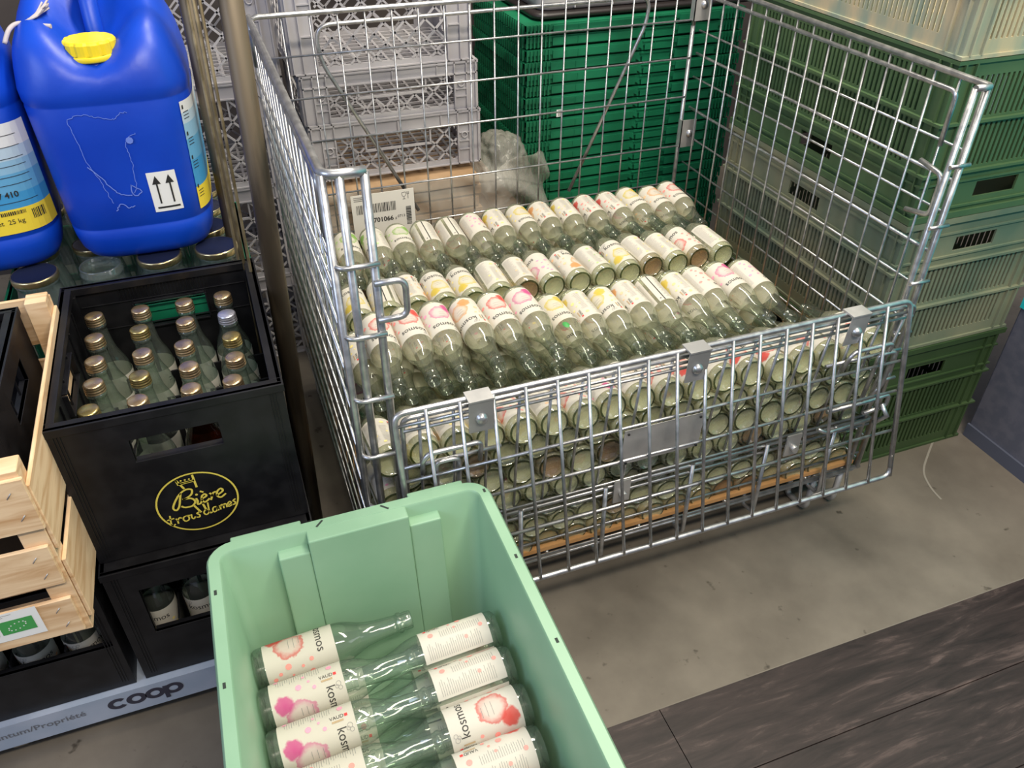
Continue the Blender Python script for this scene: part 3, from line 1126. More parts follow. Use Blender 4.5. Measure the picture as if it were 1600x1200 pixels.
# ------------------------------------------------------------------ ventilated crates at the right
def vent_crate(a, b, h, mat, flip=False):
    """slotted bread crate, a along x, b along y"""
    mb = MB()
    t = 0.004

    def wall(O, U, Lw):
        us = [0.0, 0.045]
        x = 0.045
        while x < Lw - 0.052:
            us += [x + 0.0062, x + 0.0115]
            x += 0.0115
        us += [Lw - 0.045, Lw] if Lw - 0.045 > us[-1] + 1e-4 else [Lw]
        hx0, hx1 = Lw / 2 - 0.050, Lw / 2 + 0.050
        for q in (hx0, hx1):
            us.append(q)
        us = sorted(set(round(u, 5) for u in us))
        slot = [(0.045 + 0.0115 * k, 0.045 + 0.0115 * k + 0.0053) for k in range(200) if 0.045 + 0.0115 * k + 0.0053 < Lw - 0.05]
        sb = []
        us = sorted(set([0.0, Lw, round(hx0, 5), round(hx1, 5)] + [round(v, 5) for s_ in slot for v in s_]))
        vs = [0.0, 0.028, 0.098, 0.112, 0.188, 0.202, 0.208, 0.222, 0.252, 0.272, h]

        def solid(i, j):
            uc, vc = (us[i] + us[i + 1]) / 2, (vs[j] + vs[j + 1]) / 2
            if 0.222 < vc < 0.252 and hx0 < uc < hx1:
                return False
            if 0.028 < vc < 0.098 or 0.112 < vc < 0.188:
                return not any(p < uc < q for p, q in slot)
            return True
        mb.plate(O, U, (0, 0, 1), us, vs, solid, t)
    wall((0, 0, 0), (1, 0, 0), a)
    wall((a, t, 0), (0, 1, 0), b - 2 * t)
    wall((a, b, 0), (-1, 0, 0), a)
    wall((0, b - t, 0), (0, -1, 0), b - 2 * t)
    mb.box(t, a - t, t, b - t, 0.004, 0.010)
    # outside flanges and ribs
    e = 0.007
    for z0, z1, ee in ((0.0, 0.006, 0.004), (0.102, 0.107, e), (0.193, 0.198, e), (0.212, 0.216, 0.004), (0.262, 0.266, 0.004), (h - 0.012, h, e)):
        mb.box(-ee, a + ee, -ee, 0, z0, z1)
        mb.box(-ee, a + ee, b, b + ee, z0, z1)
        mb.box(-ee, 0, 0, b, z0, z1)
        mb.box(a, a + ee, 0, b, z0, z1)
    for p in (0.012, 0.036):
        for xx in (p, a - p):
            mb.box(xx - 0.0015, xx + 0.0015, -0.0055, 0, 0.006, h - 0.012)
            mb.box(xx - 0.0015, xx + 0.0015, b, b + 0.0055, 0.006, h - 0.012)
        for yy in (p, b - p):
            mb.box(-0.0055, 0, yy - 0.0015, yy + 0.0015, 0.006, h - 0.012)
            mb.box(a, a + 0.0055, yy - 0.0015, yy + 0.0015, 0.006, h - 0.012)
    # key shaped holes (dark inset marks) between the slots
    if flip:
        for v in mb.bm.verts:
            v.co.z = h - v.co.z
        bmesh.ops.reverse_faces(mb.bm, faces=mb.bm.faces)
    return mb


z = 0.0
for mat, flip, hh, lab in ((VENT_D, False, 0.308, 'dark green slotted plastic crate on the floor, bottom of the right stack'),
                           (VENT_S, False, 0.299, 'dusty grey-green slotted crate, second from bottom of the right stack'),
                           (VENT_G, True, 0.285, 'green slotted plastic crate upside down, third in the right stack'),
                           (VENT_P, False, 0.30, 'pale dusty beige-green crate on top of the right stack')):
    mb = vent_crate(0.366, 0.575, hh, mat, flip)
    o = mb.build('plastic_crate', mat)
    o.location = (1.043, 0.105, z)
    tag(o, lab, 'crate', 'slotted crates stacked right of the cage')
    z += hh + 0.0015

# ------------------------------------------------------------------ cabinet at the right edge
mb = MB()
mb.box(1.432, 2.1, -0.9, 0.10, 0.0, 1.5)
cab = bevel(mb.build('cabinet', CABM), 0.004)
tag(cab, 'dark slate cabinet with a turquoise panel at the right edge', 'cabinet')
mb = MB()
mb.box(1.4275, 1.4315, -0.88, 0.099, 0.357, 1.4)
o = mb.build('door', TURQ, cab)
o['label'] = 'turquoise panel'
mb = MB()
fn = lambda s, t: Vector((1.4270, 0.099 - s, 0.357 + t))
put_text(mb, fn, 'S', 0.06, 0.024, 0.030, 0)
mb.build('lettering', plain('pale_turquoise_print', (0.15, 0.68, 0.72), 0.4), o)
mb = MB()
mb.box(1.426, 1.4318, -0.9, 0.10, 0.0, 0.035)
mb.build('plinth', plain('plinth_strip', (0.09, 0.10, 0.14), 0.4), cab)


# ------------------------------------------------------------------ grey lattice crates
def lattice_crate(a, b, h, hole=True):
    mb = MB()
    t = 0.004

    def wall(O, U, Lw, handle):
        O, U = Vector(O), Vector(U)
        Vv = Vector((0, 0, 1))
        N = U.cross(Vv)
        e = 0.055
        band = min(0.035, h * 0.26)
        z0, z1 = 0.014, h - band
        us = [0, 0.006, e - 0.006, e, Lw - e, Lw - e + 0.006, Lw - 0.006, Lw]
        vs = [0, z0, z1, h]
        mb.plate(O, U, Vv, us, vs, lambda i, j: not (i == 3 and j == 1), t)
        # raised ribs
        for u in (0.0, 0.022, e - 0.004, Lw - e, Lw - 0.026, Lw - 0.004):
            mb.obox(O + U * u + N * 0.0, U * 0.003, Vv * h, N * 0.005)
        for zz in (0.0, h - band, h - 0.004):
            mb.obox(O + Vv * zz, U * Lw, Vv * 0.003, N * 0.005)
        for u in (Lw * 0.24, Lw * 0.5, Lw * 0.76):
            mb.obox(O + U * u + Vv * (h - band), U * 0.003, Vv * band, N * 0.004)
        for k in range(1, 4):
            zz = z0 + (z1 - z0) * k / 4
            for u in (0.025, Lw - e + 0.004):
                mb.obox(O + U * u + Vv * zz, U * 0.026, Vv * 0.003, N * 0.004)
        # ring mark on the corner panels
        for u in (0.038, Lw - 0.038):
            c = O + U * u + Vv * (z0 + (z1 - z0) * 0.70) + N * 0.0045
            mb.tube([c + U * cos(k * pi / 5) * 0.007 + Vv * sin(k * pi / 5) * 0.007 for k in range(10)], 0.0016, 5, closed=True)
        hx0, hx1, hz0 = Lw * 0.30, Lw * 0.70, z1 - min(0.04, (z1 - z0) * 0.42)
        if handle:
            mb.obox(O + U * hx0 + Vv * (hz0 - 0.004) - N * t, U * (hx1 - hx0), Vv * 0.005, N * 0.005)
            for u in (hx0, hx1 - 0.004):
                mb.obox(O + U * u + Vv * hz0 - N * t, U * 0.004, Vv * (z1 - hz0), N * 0.005)
        # diagonal bars
        step = 0.046
        W_, Hh = Lw - 2 * e, z1 - z0
        for sg in (1, -1):
            k = -Hh
            while k < W_ + Hh:
                pts = []
                seg = []
                for s in range(0, 41):
                    vv = Hh * s / 40
                    uu = k + vv if sg == 1 else k - vv + Hh
                    ok = 0 <= uu <= W_
                    if ok and handle and hx0 - e < uu < hx1 - e and vv > hz0 - z0:
                        ok = False
                    if ok:
                        seg.append((uu, vv))
                    elif len(seg) > 1:
                        pts.append((seg[0], seg[-1]))
                        seg = []
                    else:
                        seg = []
                if len(seg) > 1:
                    pts.append((seg[0], seg[-1]))
                for (u0, v0), (u1, v1) in pts:
                    A = O + U * (e + u0) + Vv * (z0 + v0) - N * t
                    dv = U * (u1 - u0) + Vv * (v1 - v0)
                    pn = dv.normalized().cross(N) * 0.0042
                    mb.obox(A - pn / 2, dv, pn, N * t)
                k += step
    wall((0, 0, 0), (1, 0, 0), a, hole)
    wall((a, t, 0), (0, 1, 0), b - 2 * t, hole)
    wall((a, b, 0), (-1, 0, 0), a, hole)
    wall((0, b - t, 0), (0, -1, 0), b - 2 * t, hole)
    for i in range(12):
        x = a * (i + 0.5) / 12
        mb.box(x - 0.003, x + 0.003, t, b - t, 0.0, 0.006)
    for i in range(10):
        y = b * (i + 0.5) / 10
        mb.box(t, a - t, y - 0.003, y + 0.003, 0.001, 0.0065)
    mb.box(-0.004, a + 0.004, -0.004, 0.0, h - 0.006, h)
    return mb


def grey_stack(x, y, zs, labs, group, a=0.40, b=0.30, rz=0.0, cache={}):
    for (z0, h, hole, sx), lab in zip(zs, labs):
        key = (round(h, 4), hole, a, b)
        if key not in cache:
            me_o = lattice_crate(a, b, h, hole).build('lattice_crate', GREYP)
            cache[key] = me_o
            o = me_o
        else:
            o = cache[key].copy()
            COL.objects.link(o)
        o.location = (x + sx, y, z0)
        o.rotation_euler = (0, 0, rz)
        tag(o, lab, 'crate', group)


grey_stack(0.092, 0.935, [(0.497, 0.130, True, 0.004), (0.6275, 0.112, True, 0.0), (0.741, 0.30, False, -0.012)],
           ['grey lattice plastic crate on the film-wrapped cardboard behind the cage',
            'shallow grey lattice crate in the middle of the stack behind the cage',
            'tall grey lattice crate on top of the stack behind the cage'], 'grey crates stacked behind the cage')
zz = [(0.0, 0.24, True, 0.0), (0.241, 0.24, True, 0.0), (0.482, 0.24, True, 0.0), (0.723, 0.26, False, 0.0)]
grey_stack(-0.345, 1.00, zz, ['grey lattice crate at the bottom behind the brown posts', 'grey lattice crate second from bottom behind the brown posts',
                             'grey lattice crate with handle slot behind the blue canister', 'grey lattice crate on top, seen between canister and brown post'],
           'grey crates stacked behind the brown posts')

# ------------------------------------------------------------------ cardboard and film under the grey crates
mb = MB()
for k in range(4):
    z0 = 0.375 + k * 0.028
    mb.box(0.07 + 0.006 * k, 0.485 - 0.008 * (k % 2), 0.885 + 0.004 * (k % 3), 1.30, z0, z0 + 0.022)
cb = mb.build('cardboard_bundle', CARD)
tag(cb, 'bundle of flat cardboard wrapped in clear plastic film behind the cage', 'cardboard')
mb = MB()
q = random.Random(3)
NX, NZ = 46, 14
g = [[None] * (NZ + 1) for _ in range(NX + 1)]
for i in range(NX + 1):
    for j in range(NZ + 1):
        u, v = i / NX, j / NZ
        x = 0.05 + 0.62 * u
        z = 0.365 + 0.128 * v
        bulge = 0.02 * sin(u * 17 + v * 3) * sin(v * 5 + u * 5) + 0.008 * sin(u * 47 + v * 9)
        y = 0.868 - 0.4 * bulge + (0.05 * max(0, u - 0.80) / 0.2)
        if u > 0.74:
            z += 0.045 * (u - 0.74) / 0.26 * v * sin(pi * min(1, (u - 0.74) / 0.26))
            y += 0.02 * sin(v * 9 + u * 30)
        g[i][j] = mb.bm.verts.new((x, y, z))
for i in range(NX):
    for j in range(NZ):
        mb.face([g[i][j], g[i + 1][j], g[i + 1][j + 1], g[i][j + 1]], 0, True)
fo = mb.build('plastic_film', FILM, cb)
fo.modifiers.new('thick', 'SOLIDIFY').thickness = 0.001
mb = MB()


from mathutils import noise as mnoise
bag = bmesh.ops.create_icosphere(mb.bm, subdivisions=5, radius=1.0)
for v in bag['verts']:
    p = v.co.copy()
    k = 1.0 + 0.28 * mnoise.noise(p * 1.4 + Vector((3, 1, 7))) + 0.09 * mnoise.noise(p * 3.6)
    k += 0.045 * (1 - abs(mnoise.noise(p * 3.5 + Vector((9, 2, 4)))) * 4)
    v.co = Vector((0.572 + p.x * 0.074 * k, 0.985 + p.y * 0.085 * k, 0.452 + max(-0.9, p.z) * 0.085 * k))
for f_ in mb.bm.faces:
    f_.smooth = True
tag(mb.build('plastic_bag', FILM), 'crumpled clear plastic bag beside the grey crate stack behind the cage', 'bag')
# wooden pallet box carrying the bundle
mb = MB()
for zz0 in (0.0, 0.12, 0.24):
    for y in (0.90, 1.28):
        mb.box(0.06, 0.60, y, y + 0.02, zz0 + 0.01, zz0 + 0.105)
for x in (0.06, 0.57):
    for y in (0.90, 1.27):
        mb.box(x, x + 0.03, y, y + 0.03, 0.0, 0.362)
mb.box(0.06, 0.60, 0.90, 1.30, 0.352, 0.37)
tag(mb.build('wooden_box', wood_mat('dark_pallet_wood', (0.10, 0.06, 0.04), (0.2, 0.13, 0.08))),
    'dark slatted wooden box behind the cage, carrying the cardboard bundle', 'box')

# ------------------------------------------------------------------ folded green crates
mb = MB()
FW, FD, FH = 0.60, 0.40, 0.0283
mb.box(0.004, FW - 0.004, 0.004, FD - 0.004, 0.0, FH - 0.0045)
mb.box(0.0, FW, 0.0, 0.004, 0.012, FH - 0.003)
mb.box(0.0, 0.004, 0.0, FD, 0.012, FH - 0.003)
mb.box(FW - 0.004, FW, 0.0, FD, 0.012, FH - 0.003)
for k in range(7):
    mb.box(0.002 + k * 0.0095, 0.0052 + k * 0.0095, -0.004, 0.0, 0.001, FH - 0.004)
    mb.box(FW - 0.0052 - k * 0.0095, FW - 0.002 - k * 0.0095, -0.004, 0.0, 0.001, FH - 0.004)
for k in range(24):
    mb.box(-0.004, 0.0, 0.01 + k * 0.016, 0.014 + k * 0.016, 0.001, FH - 0.004)
mb.box(0.070, 0.300, -0.0035, 0.0, 0.004, FH - 0.0065)
mb.obox((0.300, -0.0035, 0.010), (0.012, 0, -0.006), (0, 0, FH - 0.0165), (0, 0.0035, 0))
mb.box(0.318, 0.395, -0.0035, 0.0, 0.002, FH - 0.013)
mb.box(0.41, 0.525, -0.0035, 0.0, 0.004, FH - 0.0065)
for x in (0.105, 0.135, 0.345, 0.46):
    mb.box(x, x + 0.0015, -0.0048, -0.003, 0.004, FH - 0.008)
mb.obox((0.312, -0.003, FH - 0.0075), (0.090, 0, 0), (0, 0, 0.0025), (0, 0.003, 0))
gt = mb.build('folded_crate', GREEN)
GX, GY = 0.625, 0.965
n_f = 24
z = 0.118
for k in range(n_f):
    o = gt if k == 0 else gt.copy()
    if k:
        COL.objects.link(o)
    o.location = (GX + rnd.uniform(-0.003, 0.003), GY + rnd.uniform(-0.003, 0.003), z + k * FH)
    i = n_f - k
    w = ORD[i] + ' from the top' if i <= 20 else ORD[k + 1] + ' from the bottom'
    tag(o, 'folded green plastic crate, ' + w + ' of the green stack', 'crate', 'folded green crates in the stack')
    if i == 8:
        mb = MB()
        mb.box(0.085, 0.101, -0.0055, -0.0050, 0.002, 0.020)
        for j in range(4):
            mb.box(0.090 + j * 0.0025, 0.0912 + j * 0.0025, -0.0058, -0.0055, 0.004, 0.018, 1)
        st = mb.build('sticker', [WHITE, INK], o)
mb = MB()
for y in (0, 0.17, 0.34):
    mb.box(0.0, 0.62, y, y + 0.06, 0.022, 0.095)
    mb.box(0.0, 0.62, y, y + 0.06, 0.0, 0.02)
for x in (0.0, 0.13, 0.26, 0.39, 0.52):
    mb.box(x, x + 0.10, 0.0, 0.40, 0.096, 0.116)
o = mb.build('wooden_pallet', bpy.data.materials['dark_pallet_wood'])
o.location = (GX - 0.01, GY, 0)
tag(o, 'small wooden pallet under the stack of folded green crates', 'pallet')

# clear bin on a black lid, on the green stack
zt = 0.118 + n_f * FH
mb = MB()


def rrect(cx, cy, hx, hy, r, z, k=5):
    P_ = []
    for sx, sy, a0 in ((1, 1, 0), (-1, 1, 90), (-1, -1, 180), (1, -1, 270)):
        for j in range(k + 1):
            a = R_(a0 + 90 * j / k)
            P_.append(Vector((cx + sx * (hx - r) + r * cos(a), cy + sy * (hy - r) + r * sin(a), z)))
    return P_


bx, by = GX + 0.34, GY + 0.24
mb.loft([rrect(bx, by, 0.285, 0.195, 0.03, zt + 0.016), rrect(bx, by, 0.288, 0.198, 0.03, zt + 0.03), rrect(bx, by, 0.30, 0.21, 0.035, zt + 0.27),
         rrect(bx, by, 0.31, 0.22, 0.035, zt + 0.275), rrect(bx, by, 0.31, 0.22, 0.035, zt + 0.285), rrect(bx, by, 0.295, 0.205, 0.03, zt + 0.285),
         rrect(bx, by, 0.283, 0.193, 0.03, zt + 0.02)])
for k in range(3):
    mb.box(bx - 0.22 + 0.003 * k, bx + 0.24, by - 0.203 - 0.001 * k, by - 0.195, zt + 0.030 + 0.010 * k, zt + 0.032 + 0.010 * k)
for k in range(5):
    mb.box(bx - 0.2 + 0.1 * k, bx - 0.197 + 0.1 * k, by - 0.205, by - 0.195, zt + 0.02, zt + 0.055)
bn = mb.build('storage_bin', BINP)
tag(bn, 'milky grey plastic storage bin standing on the green crate stack', 'bin')
mb = MB()
mb.loft([rrect(bx, by, 0.305, 0.215, 0.03, zt + 0.001), rrect(bx, by, 0.305, 0.215, 0.03, zt + 0.011), rrect(bx, by, 0.295, 0.205, 0.03, zt + 0.014)])
tag(mb.build('black_lid', plain('black_lid_plastic', (0.02, 0.015, 0.015), 0.4)), 'flat black plastic lid between green crates and milky bin', 'lid')

# ------------------------------------------------------------------ roll container at the left: base and side frame
rc = empty('roll_container', (-0.45, 0.4, 0))
tag(rc, 'roll container base with blue-grey front rail and brown side posts', 'roll container')
CI2 = Matrix.Translation((0.45, -0.4, 0))


def rpart(mb, name, mats, parent=None):
    bmesh.ops.transform(mb.bm, matrix=CI2, verts=mb.bm.verts)
    return mb.build(name, mats, parent or rc)


mb = MB()
mb.box(-0.86, -0.085, -0.018, -0.010, 0.050, 0.1045)
mb.box(-0.86, -0.085, 0.80, 0.808, 0.050, 0.1045)
mb.box(-0.86, -0.852, -0.010, 0.80, 0.050, 0.1045)
mb.box(-0.093, -0.085, -0.010, 0.80, 0.050, 0.1045)
mb.box(-0.852, -0.093, -0.010, 0.80, 0.098, 0.1045)
base = rpart(mb, 'base', DOLLY)
mb = MB()
fn = lambda s, t: Vector((s, -0.0186, t - 0.0095))
put_text(mb, fn, 'Eigentum/Propriété', 0.0172, -0.5595, 0.0905, 0, xscale=1.12, bold=0.0002)
rpart(mb, 'lettering', plain('grey_rail_print', (0.13, 0.14, 0.17), 0.5), base)
# coop wordmark: heavy round letters that touch
mb = MB()


def ring2(cx, cz, ro, ri, a0=0, a1=360, n=28, sx=1.15):
    A, B = [], []
    for k in range(n + 1):
        a = R_(a0 + (a1 - a0) * k / n)
        A.append(mb.bm.verts.new(fn(cx + ro * sx * cos(a), cz + ro * sin(a))))
        B.append(mb.bm.verts.new(fn(cx + ri * sx * cos(a), cz + ri * sin(a))))
    for k in range(n):
        mb.face([B[k], A[k], A[k + 1], B[k + 1]])


ring2(-0.4365, 0.0905, 0.0130, 0.0060, 40, 320)
ring2(-0.4090, 0.0905, 0.0130, 0.0060)
ring2(-0.3810, 0.0905, 0.0130, 0.0060)
fn_ = fn
fn = lambda s, t: fn_(s, t) + Vector((0, -0.0002, 0))
ring2(-0.3530, 0.0905, 0.0130, 0.0060)
fn = lambda s, t: fn_(s, t) + Vector((0, -0.0004, 0))
put_rect(mb, fn, -0.3680, -0.3610, 0.0705, 0.1020)
rpart(mb, 'wordmark', DTXT, base)
for cx_, cy_ in ((-0.60, 0.03), (-0.15, 0.03), (-0.80, 0.72), (-0.15, 0.72)):
    mb = MB()
    mb.lathe([(0.0, -0.013), (0.022, -0.013), (0.027, -0.009), (0.027, 0.009), (0.022, 0.013), (0.0, 0.013)], 22)
    bmesh.ops.transform(mb.bm, matrix=Matrix.Translation((cx_, cy_, 0.0275)) @ Matrix.Rotation(R_(90), 4, 'Y'), verts=mb.bm.verts)
    w = rpart(mb, 'wheel', plain('tan_wheel', (0.30, 0.26, 0.20), 0.6))
    mb = MB()
    for s in (-0.017, 0.014):
        mb.box(cx_ + s, cx_ + s + 0.003, cy_ - 0.014, cy_ + 0.014, 0.02, 0.063)
    mb.box(cx_ - 0.025, cx_ + 0.025, cy_ - 0.025, cy_ + 0.025, 0.060, 0.0975)
    rpart(mb, 'caster_fork', ZINC_D)
mb = MB()
mb.tube([(-0.078, 0.30, 0.05), (-0.040, 0.30, 1.35)], 0.0165, 14)
post = rpart(mb, 'post', RUST)
mb = MB()
mb.tube([(-0.126, 0.52, 0.10), (-0.096, 0.50, 1.25)], 0.013, 12)
rpart(mb, 'post', RUST)
mb = MB()
for x0, y0 in ((-0.086, 0.35), (-0.094, 0.385), (-0.102, 0.42)):
    mb.tube([(x0 - 0.022, y0, 0.12), (x0 + 0.004, y0, 1.25)], 0.0028, 6)
rpart(mb, 'rod_panel', BRASSY)
mb = MB()
mb.tube([(-0.078, 0.30, 0.075), (-0.120, 0.52, 0.105)], 0.009, 8)
rpart(mb, 'cross_bar', RUST)


# ------------------------------------------------------------------ black beer crates
def beer_crate(a, b, h, front_hole, back_hole=None, side_hole=True, rim=0.015):
    mb = MB()
    t = 0.006

    def wall(O, U, Lw, hole):
        if hole:
            u0, u1, v0, v1 = hole
            us, vs = [0, u0, u1, Lw], [0, v0, v1, h]
            mb.plate(O, U, (0, 0, 1), us, vs, lambda i, j: not (i == 1 and j == 1), t)
            # turned-in lip of the hand hole
            O_, U_ = Vector(O), Vector(U)
            N = U_.cross(Vector((0, 0, 1)))
            for (p, q, r_, s_) in ((u0, u1, v0 - 0.003, v0), (u0, u1, v1, v1 + 0.003)):
                mb.obox(O_ + U_ * p + Vector((0, 0, r_)) - N * 0.013, U_ * (q - p), Vector((0, 0, s_ - r_)), N * 0.0128)
            for (p, q) in ((u0 - 0.003, u0), (u1, u1 + 0.003)):
                mb.obox(O_ + U_ * p + Vector((0, 0, v0)) - N * 0.013, U_ * (q - p), Vector((0, 0, v1 - v0)), N * 0.0128)
        else:
            mb.plate(O, U, (0, 0, 1), [0, Lw], [0, h], lambda i, j: True, t)
    sh = (b / 2 - 0.055, b / 2 + 0.055, h - 0.075, h - 0.038) if side_hole else None
    wall((0, 0, 0), (1, 0, 0), a, front_hole)
    wall((a, t, 0), (0, 1, 0), b - 2 * t, sh)
    wall((a, b, 0), (-1, 0, 0), a, back_hole)
    wall((0, b - t, 0), (0, -1, 0), b - 2 * t, sh)
    mb.box(t, a - t, t, b - t, 0.004, 0.009)
    # rim
    for x0, x1, y0, y1 in ((-0.002, a + 0.002, -0.002, rim), (-0.002, a + 0.002, b - 0.012, b + 0.002),
                           (-0.002, 0.015, rim, b - 0.012), (a - 0.015, a + 0.002, rim, b - 0.012)):
        mb.box(x0, x1, y0, y1, h - 0.012, h)
    # inner corner pillars and ribs
    for x in (0.006, a - 0.018):
        for y in (0.006, b - 0.018):
            mb.box(x, x + 0.012, y, y + 0.012, 0.01, h - 0.012)
    for k in range(6):
        yy = b * (k + 0.5) / 6
        mb.box(0.006, 0.009, yy - 0.001, yy + 0.001, 0.01, h - 0.03)
        mb.box(a - 0.009, a - 0.006, yy - 0.001, yy + 0.001, 0.01, h - 0.03)
    # fine ribs on the back inside wall, ledges
    for k in range(26):
        xx = a * 0.27 + k * a * 0.46 / 26
        mb.box(xx, xx + 0.0016, b - 0.0085, b - 0.006, h - 0.036, h - 0.012)
    mb.box(0.02, a - 0.02, b - 0.0085, b - 0.006, h - 0.038, h - 0.0365)
    mb.box(0.02, a - 0.02, b - 0.0085, b - 0.006, h - 0.085, h - 0.083)
    # divider grid low in the crate
    for k in (1, 2, 3):
        mb.box(a * k / 4 - 0.0015, a * k / 4 + 0.0015, 0.012, b - 0.012, 0.012, h * 0.42)
    for k in (1, 2, 3, 4):
        mb.box(0.012, a - 0.012, b * k / 5 - 0.0015, b * k / 5 + 0.0015, 0.012, h * 0.42)
    # vertical outer grooves near the corners
    for xx in (0.010, 0.014, 0.018, a - 0.011, a - 0.015, a - 0.019):
        mb.box(xx, xx + 0.0014, -0.0012, 0.0, 0.01, h - 0.012)
    return mb


Q0 = (-0.388, 0.017)
CA, CB, CH = 0.298, 0.380, 0.2475
mb = beer_crate(CA, CB, CH, (0.093, 0.206, 0.168, 0.206), (0.088, 0.200, 0.158, 0.205))
bc = mb.build('beer_crate', BLACK)
bc.location = (Q0[0], Q0[1], 0.3545)
bevel(bc, 0.0016, 2)
tag(bc, 'black beer crate with round yellow logo, holding capped bottles', 'crate')
# logo
mb = MB()
LC = (-0.2365 - Q0[0], 0.4305 - 0.3545)
RL = 0.0545
fn = lambda s, t: Vector((LC[0] + s * RL, -0.0020, LC[1] + t * RL * 0.99))
put_stroke(mb, fn, [(cos(2 * pi * k / 60), sin(2 * pi * k / 60)) for k in range(61)], 0.045)
W1 = 0.052
Bst = [
    [(-0.34, 0.42), (-0.40, 0.20), (-0.47, -0.02), (-0.56, -0.13), (-0.62, -0.04), (-0.55, 0.14), (-0.38, 0.38), (-0.20, 0.50), (-0.06, 0.46),
     (-0.10, 0.30), (-0.26, 0.20), (-0.33, 0.19), (-0.14, 0.17), (-0.06, 0.03), (-0.16, -0.10), (-0.33, -0.10), (-0.42, -0.03)],
    [(-0.02, 0.13), (0.00, 0.02), (-0.02, -0.08), (0.05, -0.08), (0.12, 0.03)],
    [(0.10, 0.06), (0.24, 0.13), (0.21, 0.21), (0.13, 0.15), (0.11, 0.00), (0.18, -0.07), (0.30, 0.02)],
    [(0.33, 0.20), (0.38, 0.13), (0.35, 0.02), (0.32, -0.05)],
    [(0.36, 0.06), (0.42, 0.18), (0.50, 0.20)],
    [(0.48, 0.06), (0.66, 0.17), (0.63, 0.27), (0.53, 0.20), (0.50, 0.05), (0.58, -0.03), (0.72, 0.06)],
    [(0.12, 0.34), (0.20, 0.28)],
]
for st in Bst:
    put_stroke(mb, fn, smooth_path(st, 6), W1)
put_disc(mb, fn, 0.02, 0.25, 0.035)
# tower: two legs crossed by the name, three dots in the head
for st in ([(-0.35, 0.88), (-0.22, 0.54)], [(0.06, 0.95), (0.08, 0.50)], [(-0.35, 0.88), (-0.34, 0.72), (0.06, 0.74)], [(-0.33, 0.74), (0.07, 0.76)],
           [(-0.12, -0.10), (0.0, -0.40)], [(0.10, -0.12), (0.14, -0.36)]):
    put_stroke(mb, fn, st, 0.055)
for x in (-0.24, -0.14, -0.04):
    put_disc(mb, fn, x, 0.83, 0.026, n=8)
Tst = [
    [(-0.76, -0.20), (-0.79, -0.48), (-0.76, -0.57), (-0.69, -0.54)], [(-0.86, -0.33), (-0.68, -0.33)],
    [(-0.65, -0.36), (-0.62, -0.42), (-0.62, -0.56)], [(-0.62, -0.46), (-0.56, -0.37), (-0.50, -0.41)],
    [(-0.38, -0.38), (-0.45, -0.40), (-0.47, -0.49), (-0.42, -0.56), (-0.34, -0.53), (-0.33, -0.43), (-0.38, -0.38), (-0.28, -0.40)],
    [(-0.25, -0.38), (-0.26, -0.50), (-0.22, -0.56), (-0.17, -0.50)],
    [(-0.03, -0.38), (-0.11, -0.41), (-0.06, -0.49), (-0.07, -0.56), (-0.15, -0.54)],
    [(0.19, -0.40), (0.11, -0.39), (0.06, -0.47), (0.10, -0.56), (0.18, -0.52), (0.20, -0.44)], [(0.22, -0.16), (0.20, -0.44), (0.22, -0.55), (0.27, -0.53)],
    [(0.40, -0.40), (0.33, -0.39), (0.29, -0.47), (0.32, -0.56), (0.39, -0.52), (0.41, -0.40)], [(0.41, -0.40), (0.41, -0.52), (0.45, -0.54)],
    [(0.48, -0.39), (0.49, -0.55)], [(0.49, -0.46), (0.53, -0.39), (0.57, -0.43), (0.57, -0.54)], [(0.57, -0.45), (0.61, -0.39), (0.65, -0.43), (0.65, -0.54)],
    [(0.69, -0.48), (0.78, -0.44), (0.75, -0.37), (0.69, -0.43), (0.70, -0.53), (0.79, -0.51)],
    [(0.91, -0.34), (0.84, -0.38), (0.88, -0.44), (0.87, -0.51), (0.81, -0.51)],
]
for st in Tst:
    put_stroke(mb, fn, smooth_path([(x, y + 0.12 * (x + 0.2)) for x, y in st], 5), 0.040)
mb.build('logo', LOGO, bc)

mb = beer_crate(CA, CB, CH, (0.040, 0.258, 0.102, 0.200), None, rim=0.032)
b2 = mb.build('beer_crate', BLACK)
b2.location = (Q0[0], -0.006, 0.106)
bevel(b2, 0.0016, 2)
tag(b2, 'black beer crate with wide window, under the logo crate', 'crate')
mb = beer_crate(CA, CB, CH, (0.030, 0.290, 0.099, 0.170), None)
b3 = mb.build('beer_crate', BLACK)
b3.location = (Q0[0] - CA - 0.014, -0.008, 0.106)
bevel(b3, 0.0016, 2)
tag(b3, 'black crate at lower left under the wooden crate', 'crate')

# caps and crate bottles
CAPP = [(0.0, 0.0155), (0.0120, 0.0155), (0.0142, 0.0145), (0.0148, 0.0125), (0.0140, 0.0115), (0.0148, 0.0105), (0.0148, 0.0080), (0.0138, 0.0070),
        (0.0150, 0.0060), (0.0150, 0.0035), (0.0142, 0.0028), (0.0152, 0.0018), (0.0152, 0.0)]
capm = {}
for nm, mt in (('gold', GOLD), ('brass', GOLD2), ('silver', SILVER)):
    mb = MB()
    mb.lathe(CAPP, 24)
    me = bpy.data.meshes.new('cap_' + nm)
    mb.bm.to_mesh(me)
    mb.bm.free()
    me.materials.append(mt)
    capm[nm] = me
amber = _me.copy()
amber.materials.clear()
amber.materials.append(G_AMBER)
amber.materials.append(G_AMBER)
amber.materials.append(G_AMBER)
amber.materials.append(G_AMBER)
caps = [['gold', 'gold', 'gold', 'gold', 'brass'], ['gold', 'brass', 'gold', 'brass', 'gold'], ['gold', 'gold', 'gold', 'gold', 'gold'],
        ['gold', 'silver', 'brass', 'gold', 'gold']]
colw = ['leftmost column', 'second column from left', 'third column from left', 'rightmost column']
